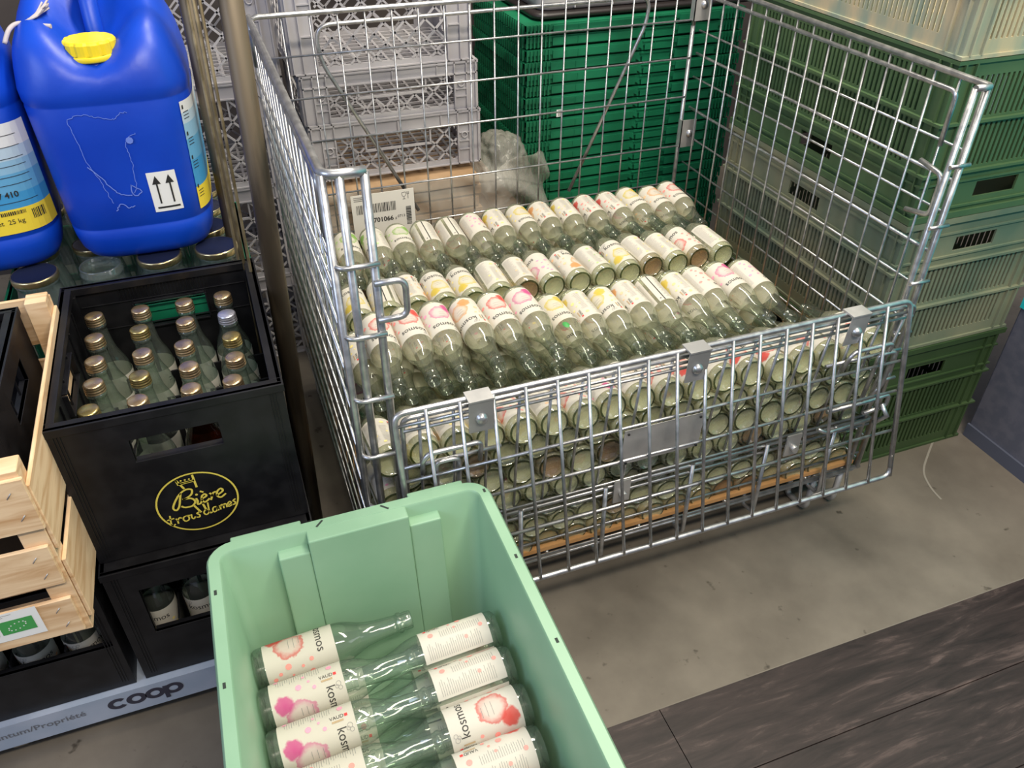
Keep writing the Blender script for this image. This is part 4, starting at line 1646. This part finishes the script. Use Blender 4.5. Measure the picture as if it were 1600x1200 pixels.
rowy = [0.346, 0.277, 0.210, 0.150, 0.091]
colx = [-0.345, -0.280, -0.213, -0.150]
for i in range(4):
    for j in range(5):
        x = colx[i] + 0.003 * (2 - abs(j - 2)) * (1 if i < 2 else 0.4) + rnd.uniform(-0.002, 0.002)
        y = rowy[j] - (0.004 if j == 0 else 0)
        am = (i, j) in ((2, 4), (3, 4))
        tilt = Vector((rnd.uniform(-0.015, 0.015), rnd.uniform(-0.012, 0.012), 1))
        key = rnd.choice(['green', 'yellow', 'pink'])
        word = 'amber' if am else 'clear'
        o = bottle((x, y, 0.3545 + 0.009 - 0.002), tilt, (rnd.uniform(-1, 1), -1, 0), key,
                   word + ' bottle with ' + caps[i][j] + ' screw cap, ' + ORD[j + 1] + ' from the back in the ' + colw[i], 'capped bottles in the logo crate',
                   amber if am else _meg)
        o.scale = (0.96, 0.96, 0.935)
        c = bpy.data.objects.new('cap', capm[caps[i][j]])
        COL.objects.link(c)
        c.parent = o
        c.location = (0, 0, 0.2115)
        o.name = 'capped_bottle'
for i in range(4):
    o = bottle((-0.345 + 0.066 * i, 0.054, 0.106 + 0.010), (0.01 * (-1) ** i, 0.01, 1), (0.3 * (i - 1), -1, 0), 'green' if i % 2 else 'yellow',
               'bottle seen through the wide window of the crate under the logo crate, ' + ORD[i + 1] + ' from left', 'bottles behind the lower crate window', _meg, 0.88)
for i in range(4):
    o = bottle((-0.660 + 0.068 * i, 0.034, 0.106 + 0.010), (0.01 * (-1) ** i, 0.0, 1), (0.3 * (i - 1), -1, 0), 'green' if i % 2 else 'orange',
               'bottle under the wooden crate in the lower left crate, ' + ORD[4 - i] + ' from right', 'bottles in the lower left crate', _meg, 0.88)

# ------------------------------------------------------------------ wooden crate
wc = empty('wooden_crate', (-0.62, 0.1, 0.357))
tag(wc, 'light poplar wood slatted crate with an organic sticker on the lower slat', 'crate')
WI = Matrix.Translation((0.62, -0.1, -0.357))


def wpart(mb, name, mats=WOOD, parent=None, bv=0.001):
    bmesh.ops.transform(mb.bm, matrix=WI, verts=mb.bm.verts)
    o = mb.build(name, mats, parent or wc)
    if bv:
        bevel(o, bv, 1)
    return o


XR, XL, YF, YB = -0.390, -0.850, -0.100, 0.320


def staple(mb, x, z, y):
    mb.tube([(x - 0.003, y, z - 0.004), (x + 0.003, y - 0.0004, z + 0.004)], 0.0007, 5, 1)


SR = ((0.552, 0.632, 0.003), (0.457, 0.524, -0.004), (0.366, 0.430, -0.007))
for z0, z1, dx in SR:
    mb = MB()
    mb.obox((XL, YF - 0.006, z0 + 0.002), (XR + dx - XL, 0, -0.002), (0, 0, z1 - z0), (0, 0.006, 0))
    s1 = wpart(mb, 'slat')
    mb = MB()
    staple(mb, XR + dx - 0.016, z0 + (z1 - z0) * 0.3, YF - 0.0065)
    staple(mb, XR + dx - 0.019, z0 + (z1 - z0) * 0.75, YF - 0.0065)
    wpart(mb, 'staple', [ZINC_D, ZINC_D], s1, 0)
    if z0 == 0.366:
        mb = MB()
        fn = lambda s, t: Vector((-0.535 + s, YF - 0.0072, 0.383 + t))
        put_rect(mb, fn, 0, 0.098, 0, 0.050, 0)
        fn2 = lambda s, t: Vector((-0.535 + s, YF - 0.0076, 0.383 + t))
        put_rect(mb, fn2, 0.051, 0.090, 0.012, 0.036, 1)
        put_rect(mb, fn2, 0.018, 0.047, 0.012, 0.034, 1)
        fn3 = lambda s, t: Vector((-0.535 + s, YF - 0.0080, 0.383 + t))
        for k in range(12):
            a = 2 * pi * k / 12
            lx, lz = 0.011 * cos(a), 0.0052 * sin(a)
            put_disc(mb, fn3, 0.0705 + lx * 0.94 - lz * 0.3, 0.024 + lz + lx * 0.35, 0.0010, 0, 6)
        put_text(mb, fn3, 'Bio', 0.018, 0.0325, 0.023, 0, bold=0.0004)
        for k in range(3):
            put_rect(mb, fn2, 0.010, 0.050 + 0.01 * k, 0.040 + 0.003 * k, 0.0408 + 0.003 * k, 2)
        wpart(mb, 'organic_sticker', [WHITE, GREENP, INKG], s1, 0)
    mb = MB()
    mb.box(XL, XR, YB, YB + 0.006, z0, z1)
    wpart(mb, 'slat')
for z0, z1 in ((0.535, 0.640), (0.405, 0.515)):
    for X in (XR, XL - 0.005):
        mb = MB()
        mb.box(X, X + 0.005, YF + 0.002, YB, z0 - 0.025, z1 - 0.025)
        wpart(mb, 'slat', WOOD_S)
for X in (XR - 0.030, XL):
    for Y in (YF + 0.0005, YB - 0.0305):
        mb = MB()
        mb.box(X, X + 0.0295, Y, Y + 0.030, 0.358, 0.640)
        wpart(mb, 'corner_post')
mb = MB()
for k in range(5):
    mb.box(XL + 0.03, XR - 0.03, YF + 0.012 + 0.08 * k, YF + 0.07 + 0.08 * k, 0.3585, 0.364)
wpart(mb, 'bottom_slats')
# black crate standing in the wooden crate
mb = beer_crate(0.38, 0.285, 0.268, (0.12, 0.26, 0.19, 0.225), (0.12, 0.26, 0.19, 0.225))
b4 = mb.build('beer_crate', BLACK)
b4.location = (-0.812, 0.012, 0.3655)
bevel(b4, 0.0016, 2)
tag(b4, 'black plastic crate standing inside the wooden crate at the left edge', 'crate')


# ------------------------------------------------------------------ jar crates, jars
def jar_crate(a, b, h):
    mb = MB()
    t = 0.005

    def wall(O, U, Lw):
        n = int(Lw / 0.035)
        us = sorted(set([0, Lw] + [round(0.02 + k * 0.035, 4) for k in range(n)] + [round(0.042 + k * 0.035, 4) for k in range(n) if 0.042 + k * 0.035 < Lw - 0.01]))
        vs = [0, h * 0.15, h * 0.45, h * 0.52, h * 0.82, h]

        def solid(i, j):
            uc = (us[i] + us[i + 1]) / 2
            if j in (1, 3) and 0.02 < uc < Lw - 0.02:
                return not any(abs(uc - us[i]) < 0.5 and abs((uc - 0.031) / 0.035 - round((uc - 0.031) / 0.035)) < 0.3 for _ in (0,))
            return True
        mb.plate(O, U, (0, 0, 1), us, vs, solid, t)
    wall((0, 0, 0), (1, 0, 0), a)
    wall((a, t, 0), (0, 1, 0), b - 2 * t)
    wall((a, b, 0), (-1, 0, 0), a)
    wall((0, b - t, 0), (0, -1, 0), b - 2 * t)
    mb.box(t, a - t, t, b - t, 0.0, 0.006)
    for x0, x1, y0, y1 in ((-0.004, a + 0.004, -0.004, 0.006), (-0.004, a + 0.004, b - 0.006, b + 0.004), (-0.004, 0.006, 0.006, b - 0.006), (a - 0.006, a + 0.004, 0.006, b - 0.006)):
        mb.box(x0, x1, y0, y1, h - 0.012, h)
    return mb


JX, JY = -0.50, 0.412
for k, lab in ((0, 'dark green plastic crate at the bottom, behind the black crates'), (1, 'dark green plastic crate of glass jars behind the logo crate')):
    o = jar_crate(0.405, 0.375, 0.215).build('jar_crate', GREEN_J)
    o.location = (JX, JY, 0.105 + k * 0.2190)
    tag(o, lab, 'crate', 'dark green crates behind the black crates')
zj = 0.110 + 0.2165 + 0.007
JH = 0.600 - zj


def make_jar():
    mb = MB()
    mb.lathe([(0.0, 0.006), (0.030, 0.003), (0.038, 0.0), (0.0425, 0.006), (0.0435, 0.02), (0.0435, JH - 0.085), (0.0420, JH - 0.07), (0.0375, JH - 0.045),
              (0.0335, JH - 0.025), (0.0330, JH - 0.016), (0.0350, JH - 0.014), (0.0350, JH - 0.011), (0.0335, JH - 0.009), (0.0335, JH - 0.002), (0.0320, JH), (0.0300, JH - 0.002),
              (0.0300, JH - 0.02)], 32)
    return mb.build('glass_jar', G_JAR)


mb = MB()
mb.lathe([(0.0, 0.0), (0.0325, 0.0), (0.0338, 0.0006), (0.0342, 0.0008)], 32, 0)
mb.lathe([(0.0342, 0.0008), (0.0362, 0.0002), (0.0366, -0.0015), (0.0366, -0.0095), (0.0358, -0.0105)], 32, 1)
lidme = bpy.data.meshes.new('lid')
mb.bm.to_mesh(lidme)
mb.bm.free()
lidme.materials.append(LIDN)
lidme.materials.append(LIDG)
jar0 = make_jar()
jar0.hide_render = False
first_jar = True
jn = 0
for r_ in range(4):
    for c_ in range(4):
        x, y = -0.440 + 0.0945 * c_ + (0.012 if r_ == 0 else 0.0), 0.468 + 0.088 * r_
        if c_ == 0 and r_ == 0:
            x = -0.434
        jn += 1
        if first_jar:
            o = jar0
            first_jar = False
        else:
            o = jar0.copy()
            COL.objects.link(o)
        o.location = (x, y, zj)
        lidless = (r_ == 0 and c_ == 1)
        rw = ['front row', 'second row', 'third row', 'back row'][r_]
        tag(o, ('open glass jar without lid' if lidless else 'tall glass jar with dark blue lid') + ', ' + ORD[c_ + 1] + ' from left in the jar crate ' + rw, 'jar',
            'glass jars under the canisters')
        if not lidless:
            l = bpy.data.objects.new('lid', lidme)
            COL.objects.link(l)
            l.parent = o
            l.location = (0, 0, JH + 0.0008)


# ------------------------------------------------------------------ blue canisters
def canister(front_label):
    root = empty('canister')
    w, d = 0.1185, 0.135           # half sizes
    HB, HT = 0.262, 0.335
    n = 64

    def ring(s, z, e=4.2, wx=w, dy=d):
        wx = wx * (0.955 + 0.095 * min(1, z / 0.28)) if z > 0 else wx
        out = []
        for k in range(n):
            a = 2 * pi * k / n
            c, s_ = cos(a), sin(a)
            out.append(Vector((wx * s * abs(c) ** (2 / e) * (1 if c >= 0 else -1), dy * s * abs(s_) ** (2 / e) * (1 if s_ >= 0 else -1), z)))
        return out
    mb = MB()
    R_list = [ring(0.72, 0.0), ring(0.82, 0.001), ring(0.90, 0.008), ring(0.96, 0.022), ring(0.99, 0.042), ring(0.995, 0.058), ring(0.985, 0.0600),
              ring(0.985, 0.0625), ring(0.997, 0.065), ring(1.0, 0.12), ring(1.0, 0.2), ring(1.0, HB - 0.006), ring(0.992, HB - 0.003), ring(0.992, HB), ring(1.004, HB + 0.004),
              ring(1.004, HB + 0.02)]
    # shoulder and top: valley along y in the middle, humps at both sides
    for q_ in range(1, 15):
        t = q_ / 14
        s = 1.0 - t ** 1.6
        s = max(s, 0.0)
        base = ring(max(s, 0.002), 0.3, 3.6 - 1.2 * t)
        out = []
        for p in base:
            fr = max(0.0, min(1.0, (-p.y + 0.050) / 0.075))
            val = math.exp(-(p.x / 0.058) ** 2)
            rd = math.sqrt(max(0.0, 1 - (1 - min(1, (1 - s) * 2.0)) ** 2))
            zz = HB + 0.02 + 0.130 * rd * (1 - 0.72 * val * fr - 0.30 * val * (1 - fr) - 0.20 * fr * (1 - val))
            out.append(Vector((p.x, p.y, zz)))
        R_list.append(out)
    mb.loft(R_list)
    body = mb.build('body', BLUE, root)
    # handle ridge over the valley
    mb = MB()
    hp = smooth_path([(0, -0.022, 0.300), (0, -0.010, 0.352), (0, 0.015, 0.395), (0, 0.05, 0.412), (0, 0.085, 0.400), (0, 0.112, 0.33)], 6)
    mb.tube(hp, 0.0135, 14)
    mb.build('handle', BLUE, root)
    # neck and cap
    cpos = (-0.006, -0.072, 0.302)
    mb = MB()
    mb.lathe([(0.040, 0.0), (0.036, 0.012), (0.034, 0.018)], 28, C=cpos, cap1=True)
    mb.build('neck', BLUE, root)
    mb = MB()
    C = Vector(cpos) + Vector((0, 0, 0.013))
    mb.lathe([(0.0400, 0.0), (0.0412, 0.002), (0.0412, 0.0075), (0.0402, 0.0085), (0.0390, 0.0088)], 40, C=C, cap0=True)
    rr = []
    for z, m in ((0.0088, 1.0), (0.0095, 1.0), (0.024, 0.985), (0.0270, 0.93), (0.0280, 0.88)):
        rr.append([C + Vector(((0.0392 - (0.0024 if (k % 4 == 0) else 0)) * m * cos(2 * pi * k / 48), (0.0392 - (0.0024 if (k % 4 == 0) else 0)) * m * sin(2 * pi * k / 48), z)) for k in range(48)])
    rr.append([C + Vector((0.030 * cos(2 * pi * k / 48), 0.030 * sin(2 * pi * k / 48), 0.0275)) for k in range(48)])
    mb.loft(rr, smooth=False, cap0=False)
    cap = mb.build('cap', YELLOW, root)
    cap.rotation_euler = (0, 0, 0)
    e = 4.2

    def wid(z):
        return 0.955 + 0.095 * min(1, z / 0.28)

    def surf(theta, z, off=0.0010):
        c, s_ = cos(theta), sin(theta)
        return Vector(((w * wid(z) + off) * abs(c) ** (2 / e) * (1 if c >= 0 else -1), (d + off) * abs(s_) ** (2 / e) * (1 if s_ >= 0 else -1), z))

    def fr(s, t):
        xx = max(-0.999, min(0.999, s / (w * wid(t))))
        yy = -(1 - abs(xx) ** e) ** (1 / e) * (d + 0.0012)
        return Vector((s * (1 + 0.0012 / w), yy, t))
    if front_label == 'arrows':
        mb = MB()
        for i in range(6):
            put_rect(mb, fr, 0.028 + 0.0072 * i, 0.028 + 0.0072 * (i + 1), 0.083, 0.150, 0, 0.01)
        fr2 = lambda s, t: fr(s, t) + Vector((0, -0.0006, 0))
        for cx_ in (0.040, 0.0600):
            put_rect(mb, fr2, cx_ - 0.0013, cx_ + 0.0013, 0.097, 0.135, 1)
            mb.face([mb.bm.verts.new(fr2(*p)) for p in ((cx_ - 0.0065, 0.130), (cx_ + 0.0065, 0.130), (cx_, 0.144))], 1)
        put_rect(mb, fr2, 0.033, 0.0675, 0.0885, 0.0915, 1)
        mb.build('arrow_sticker', [WHITE, INK], root)
        # adhesive tape remains
        mb = MB()
        q2 = random.Random(9)
        paths = [[(-0.058, 0.243), (-0.045, 0.250), (-0.030, 0.249), (-0.018, 0.245), (-0.002, 0.241), (0.008, 0.240), (0.015, 0.247), (0.025, 0.248)],
                 [(-0.058, 0.243), (-0.056, 0.225), (-0.052, 0.200), (-0.048, 0.172), (-0.040, 0.150), (-0.034, 0.125), (-0.030, 0.108)],
                 [(-0.050, 0.170), (-0.036, 0.150), (-0.022, 0.128), (-0.010, 0.118), (0.000, 0.118)],
                 [(0.030, 0.215), (0.020, 0.210), (0.012, 0.200), (0.014, 0.180), (0.013, 0.160), (0.010, 0.130), (0.004, 0.120)],
                 [(-0.028, 0.095), (-0.020, 0.104), (-0.010, 0.097), (0.000, 0.099)],
                 [(0.002, 0.135), (0.010, 0.128), (0.016, 0.120), (0.004, 0.117), (0.002, 0.135)]]
        for pth in paths:
            pts = [(a + q2.uniform(-0.0012, 0.0012), b_ + q2.uniform(-0.0012, 0.0012)) for a, b_ in [(v.x, v.y) for v in smooth_path(pth, 5)]]
            put_stroke(mb, lambda s, t: fr(s, t) + Vector((0, -0.0008, 0)), pts, 0.0009 if len(pth) > 6 else 0.0016, 0)
        put_disc(mb, lambda s, t: fr(s, t) + Vector((0, -0.0010, 0)), 0.019, 0.205, 0.0055, 0, 8)
        tm = plain('dried_tape', (0.16, 0.25, 0.72), 0.2)
        mb.build('tape_residue', tm, root)
        # label on the right side, printed white to blue with a yellow foot
        th0, th1 = -0.84, 0.95
        mb = MB()
        bands = [(0.232, 0.250, 0), (0.215, 0.232, 1), (0.190, 0.215, 2), (0.155, 0.190, 3), (0.110, 0.155, 4), (0.072, 0.110, 5)]
        NN = 20
        for z0, z1, mi in bands:
            for k in range(NN):
                a, b_ = th0 + (th1 - th0) * k / NN, th0 + (th1 - th0) * (k + 1) / NN
                mb.face([mb.bm.verts.new(surf(a, z0)), mb.bm.verts.new(surf(b_, z0)), mb.bm.verts.new(surf(b_, z1)), mb.bm.verts.new(surf(a, z1))], mi, True)
        for z0 in (0.238, 0.196, 0.157, 0.108):
            mb.face([mb.bm.verts.new(surf(a, z, 0.0016)) for a, z in ((-0.80, z0), (-0.76, z0), (-0.76, z0 + 0.006), (-0.80, z0 + 0.006))], 6)
            for k in range(3):
                zz = z0 - 0.006 - 0.005 * k
                mb.face([mb.bm.verts.new(surf(a, z, 0.0016)) for a, z in ((-0.79, zz), (-0.62, zz), (-0.62, zz + 0.0012), (-0.79, zz + 0.0012))], 6)
        mb.build('side_label', LBL + [INK], root)
    else:
        mb = MB()
        bands = [(0.205, 0.240, 0), (0.185, 0.205, 1), (0.165, 0.185, 2), (0.135, 0.165, 3), (0.110, 0.135, 4), (0.070, 0.110, 5)]
        for z0, z1, mi in bands:
            for i in range(26):
                a, b_ = -0.112 + 0.224 * i / 26, -0.112 + 0.224 * (i + 1) / 26
                mb.face([mb.bm.verts.new(fr(*p)) for p in ((a, z0), (b_, z0), (b_, z1), (a, z1))], mi, True)
        f3 = lambda s, t: fr(s, t) + Vector((0, -0.0008, 0))
        put_text(mb, f3, 'RV 410', 0.013, 0.055, 0.133, 6, bold=0.0003)
        put_text(mb, f3, 'Net  25 kg', 0.011, 0.046, 0.090, 6)
        for z0 in (0.222, 0.205, 0.188, 0.176, 0.160, 0.148, 0.120):
            put_rect(mb, f3, -0.10, 0.098, z0, z0 + 0.0009, 6, 0.01)
        q3 = random.Random(5)
        for x0, x1, z0, z1 in ((0.040, 0.075, 0.101, 0.107), (0.083, 0.100, 0.088, 0.104)):
            xx = x0
            while xx < x1:
                ww = q3.choice((0.0007, 0.0012, 0.0018))
                put_rect(mb, f3, xx, xx + ww, z0, z1, 6, 0.01)
                xx += ww + 0.0011
        mb.build('front_label', LBL + [INK], root)
    return root


LBL = [plain('label_white', (0.70, 0.72, 0.74), 0.5), plain('label_pale_blue', (0.45, 0.58, 0.70), 0.5), plain('label_light_blue', (0.26, 0.47, 0.66), 0.5),
       plain('label_blue', (0.12, 0.37, 0.62), 0.5), plain('label_mid_blue', (0.05, 0.30, 0.60), 0.5), plain('label_yellow', (0.85, 0.65, 0.05), 0.5)]
c1 = canister('arrows')
c1.location = (-0.2475, 0.585, 0.602)
c1.rotation_euler = (0, 0, R_(-1.5))
tag(c1, 'blue plastic canister with yellow cap and a two-arrow sticker, on the jars', 'canister')
c2 = canister('label')
c2.location = (-0.502, 0.600, 0.602)
c2.rotation_euler = (0, 0, R_(6))
tag(c2, 'blue plastic canister with blue and yellow front label at the left edge', 'canister')
mb = MB()
q = random.Random(12)
for k in range(14):
    a = k / 13
    mb.tube(smooth_path([(0.0, 0.0, 0.0), (0.018 + 0.012 * a, 0.01 * q.uniform(-1, 1), 0.006 + 0.004 * a), (0.036 + 0.008 * q.random(), 0.012 + 0.03 * a, 0.012 + 0.012 * q.random())], 4), 0.0016, 5)
mb.tube(smooth_path([(-0.022, -0.030, -0.02), (-0.012, -0.018, -0.004), (0.0, 0.0, 0.0), (0.022, -0.010, -0.002), (0.044, -0.016, -0.004)], 5), 0.0035, 6)
o = mb.build('string_tuft', plain('grey_white_string', (0.50, 0.45, 0.46), 0.8))
o.location = (-0.345, 0.545, 0.965)
tag(o, 'frayed white string tied over the left shoulder of the blue canister', 'string')

# ------------------------------------------------------------------ mint green crate with bottles
mc = empty('mint_crate', (-0.035, -0.376, 0.0))
tag(mc, 'mint green plastic crate in front, holding lying bottles with red labels', 'crate')
ZR, ZF = 0.430, 0.155
hx, hy = 0.1985, 0.300
mb = MB()
K = 6


def rr2(hx_, hy_, r, z):
    return rrect(0, 0, hx_, hy_, r, z, K)


outer = [rr2(hx - 0.030, hy - 0.064, 0.02, ZF - 0.012), rr2(hx - 0.026, hy - 0.060, 0.022, ZF - 0.006), rr2(hx - 0.016, hy - 0.017, 0.026, ZR - 0.022), rr2(hx - 0.003, hy - 0.003, 0.032, ZR - 0.022),
         rr2(hx - 0.001, hy - 0.001, 0.034, ZR - 0.016), rr2(hx, hy, 0.034, ZR - 0.004), rr2(hx - 0.003, hy - 0.003, 0.032, ZR), rr2(hx - 0.017, hy - 0.018, 0.018, ZR), rr2(hx - 0.0192, hy - 0.0205, 0.016, ZR - 0.003),
         rr2(hx - 0.030, hy - 0.064, 0.016, ZF + 0.004), rr2(hx - 0.040, hy - 0.074, 0.012, ZF)]
mb.loft(outer, smooth=True)
body = mb.build('body', MINT, mc)
es = body.modifiers.new('es', 'EDGE_SPLIT')
es.split_angle = R_(42)


def mint_block(sy):
    """proud middle of an end wall with two shallow pockets in its top corners"""
    mb = MB()
    yb = hy - 0.0205

    def prism(x0, x1, z1, proud, x0b=None, x1b=None):
        x0b = x0 if x0b is None else x0b
        x1b = x1 if x1b is None else x1b
        zt_, zb_ = z1, ZF + 0.001
        yi_t, yi_b = yb - proud, yb - 0.038 - proud
        v = [(x0, yb + 0.004, zt_), (x1, yb + 0.004, zt_), (x1, yi_t, zt_), (x0, yi_t, zt_),
             (x0b, yb - 0.040, zb_), (x1b, yb - 0.040, zb_), (x1b, yi_b, zb_), (x0b, yi_b, zb_)]
        V = [mb.bm.verts.new((a, sy * b_, c)) for a, b_, c in v]
        fs = [(0, 1, 2, 3), (7, 6, 5, 4), (3, 2, 6, 7), (1, 0, 4, 5), (2, 1, 5, 6), (0, 3, 7, 4)]
        for f_ in fs:
            mb.face([V[i] for i in (f_ if sy > 0 else tuple(reversed(f_)))])
    prism(-0.066, 0.074, ZR - 0.0006, 0.0200)
    prism(-0.108, -0.0660, ZR - 0.020, 0.0200)
    prism(0.0740, 0.120, ZR - 0.020, 0.0200)
    o = mb.build('handle_block', MINT, mc, fix=True)
    bevel(o, 0.002, 2)


mint_block(1)
mint_block(-1)
mb = MB()
# wider rim flanges beside the handle
for x0, x1 in ((-0.165, -0.070), (0.082, 0.165)):
    for y0, y1 in ((hy - 0.004, hy + 0.006), (-hy - 0.006, -hy + 0.004)):
        mb = MB()
        mb.box(x0, x1, y0, y1, ZR - 0.020, ZR - 0.0008)
        bevel(mb.build('rim_flange', MINT, mc), 0.002, 2)
DK = plain('slot_shade', (0.02, 0.03, 0.025), 0.8)  # dark blocks on the rim, coloured as the shade inside open holes
mb = MB()
for x, sg in ((-0.045, 1), (0.045, -1)):
    U = Vector((0.70, 0.70 * sg, 0))
    mb.obox(Vector((x, hy - 0.012, ZR - 0.002)) - U * 0.007, U * 0.014, Vector((-U.y, U.x, 0)) * 0.0028, Vector((0, 0, 0.0024)))
for y in (0.215, 0.075, -0.07):
    mb.box(-hx + 0.007, -hx + 0.0105, y - 0.004, y + 0.004, ZR - 0.002, ZR + 0.0004)
for y in (0.272, 0.14, 0.0):
    mb.box(hx - 0.0105, hx - 0.007, y - 0.0035, y + 0.0035, ZR - 0.002, ZR + 0.0004)
mb.build('rim_slot_shade', DK, mc)

ROLL_L = [('red', -8), ('pink', 76), ('pink', 74), ('red', 108), ('pink', 60), ('red', 10), ('pink', 90), ('red', 150)]
ROLL_R = [('red', 112), ('red', 118), ('red', -6), ('red', 100), ('red', 120), ('pink', 20), ('red', 120), ('red', 80)]
for i in range(7):
    y = -0.170 - 0.0655 * i
    key, dg = ROLL_L[i]
    ax = Vector((1, 0.03, 0.030))
    bottle((-0.208 + rnd.uniform(-0.002, 0.002) + 0.002 * i, y, 0.262), ax, rollvec(ax, dg), key,
           'bottle lying neck right in the mint crate, ' + ORD[i + 1] + ' from the back on the left', 'left bottles in the mint crate', _meg)
    y = -0.230 - 0.0618 * i
    key, dg = ROLL_R[i]
    ax = Vector((-1, -0.02, -0.035))
    bottle((0.129 + rnd.uniform(-0.002, 0.002) - 0.001 * i, y, 0.276), ax, rollvec(ax, dg), key,
           'bottle lying neck left in the mint crate, ' + ORD[i + 1] + ' from the back on the right', 'right bottles in the mint crate', _meg)
for i in range(6):
    y = -0.215 - 0.0618 * i
    ax = Vector((1, 0.0, 0.0))
    bottle((-0.178, y, 0.214), ax, rollvec(ax, rnd.uniform(0, 360)), rnd.choice(['red', 'pink']),
           'bottle under the left bottles in the mint crate, ' + ORD[i + 1] + ' from the back', 'lower bottles in the mint crate', _meg)
    ax = Vector((-1, 0.0, 0.0))
    bottle((0.112, y - 0.031, 0.214), ax, rollvec(ax, rnd.uniform(0, 360)), rnd.choice(['red', 'pink']),
           'bottle under the right bottles in the mint crate, ' + ORD[i + 1] + ' from the back', 'lower bottles in the mint crate', _meg)
# dolly the mint crate stands on
mb = MB()
for x0, x1, y0, y1 in ((-0.185, 0.115, -0.63, -0.60), (-0.185, 0.115, -0.145, -0.115), (-0.185, -0.155, -0.60, -0.145), (0.085, 0.115, -0.60, -0.145), (-0.155, 0.085, -0.39, -0.36)):
    mb.box(x0, x1, y0, y1, 0.095, 0.1345)
dl = mb.build('crate_dolly', RUBBER)
tag(dl, 'grey dolly frame under the mint green crate', 'dolly')
for x in (-0.165, 0.095):
    for y in (-0.60, -0.145):
        mb = MB()
        mb.lathe([(0.0, -0.014), (0.038, -0.014), (0.042, -0.010), (0.042, 0.010), (0.038, 0.014), (0.0, 0.014)], 22)
        bmesh.ops.transform(mb.bm, matrix=Matrix.Translation((x, y, 0.0435)) @ Matrix.Rotation(R_(90), 4, 'Y'), verts=mb.bm.verts)
        mb.box(x - 0.018, x + 0.018, y - 0.012, y + 0.012, 0.070, 0.096)
        mb.build('wheel', RUBBER, dl)

# ------------------------------------------------------------------ green sticker leaf left on one bottle
mb = MB()
mb.lathe([(0.0, 0.003), (0.006, 0.002), (0.009, 0.0)], 12)
o = mb.build('leaf_sticker', GREENP)
o.scale = (0.7, 1.1, 1)
o.location = (0.422, 0.219, 0.462)
tag(o, 'small green leaf stuck on a bottle in the third row', 'leaf')
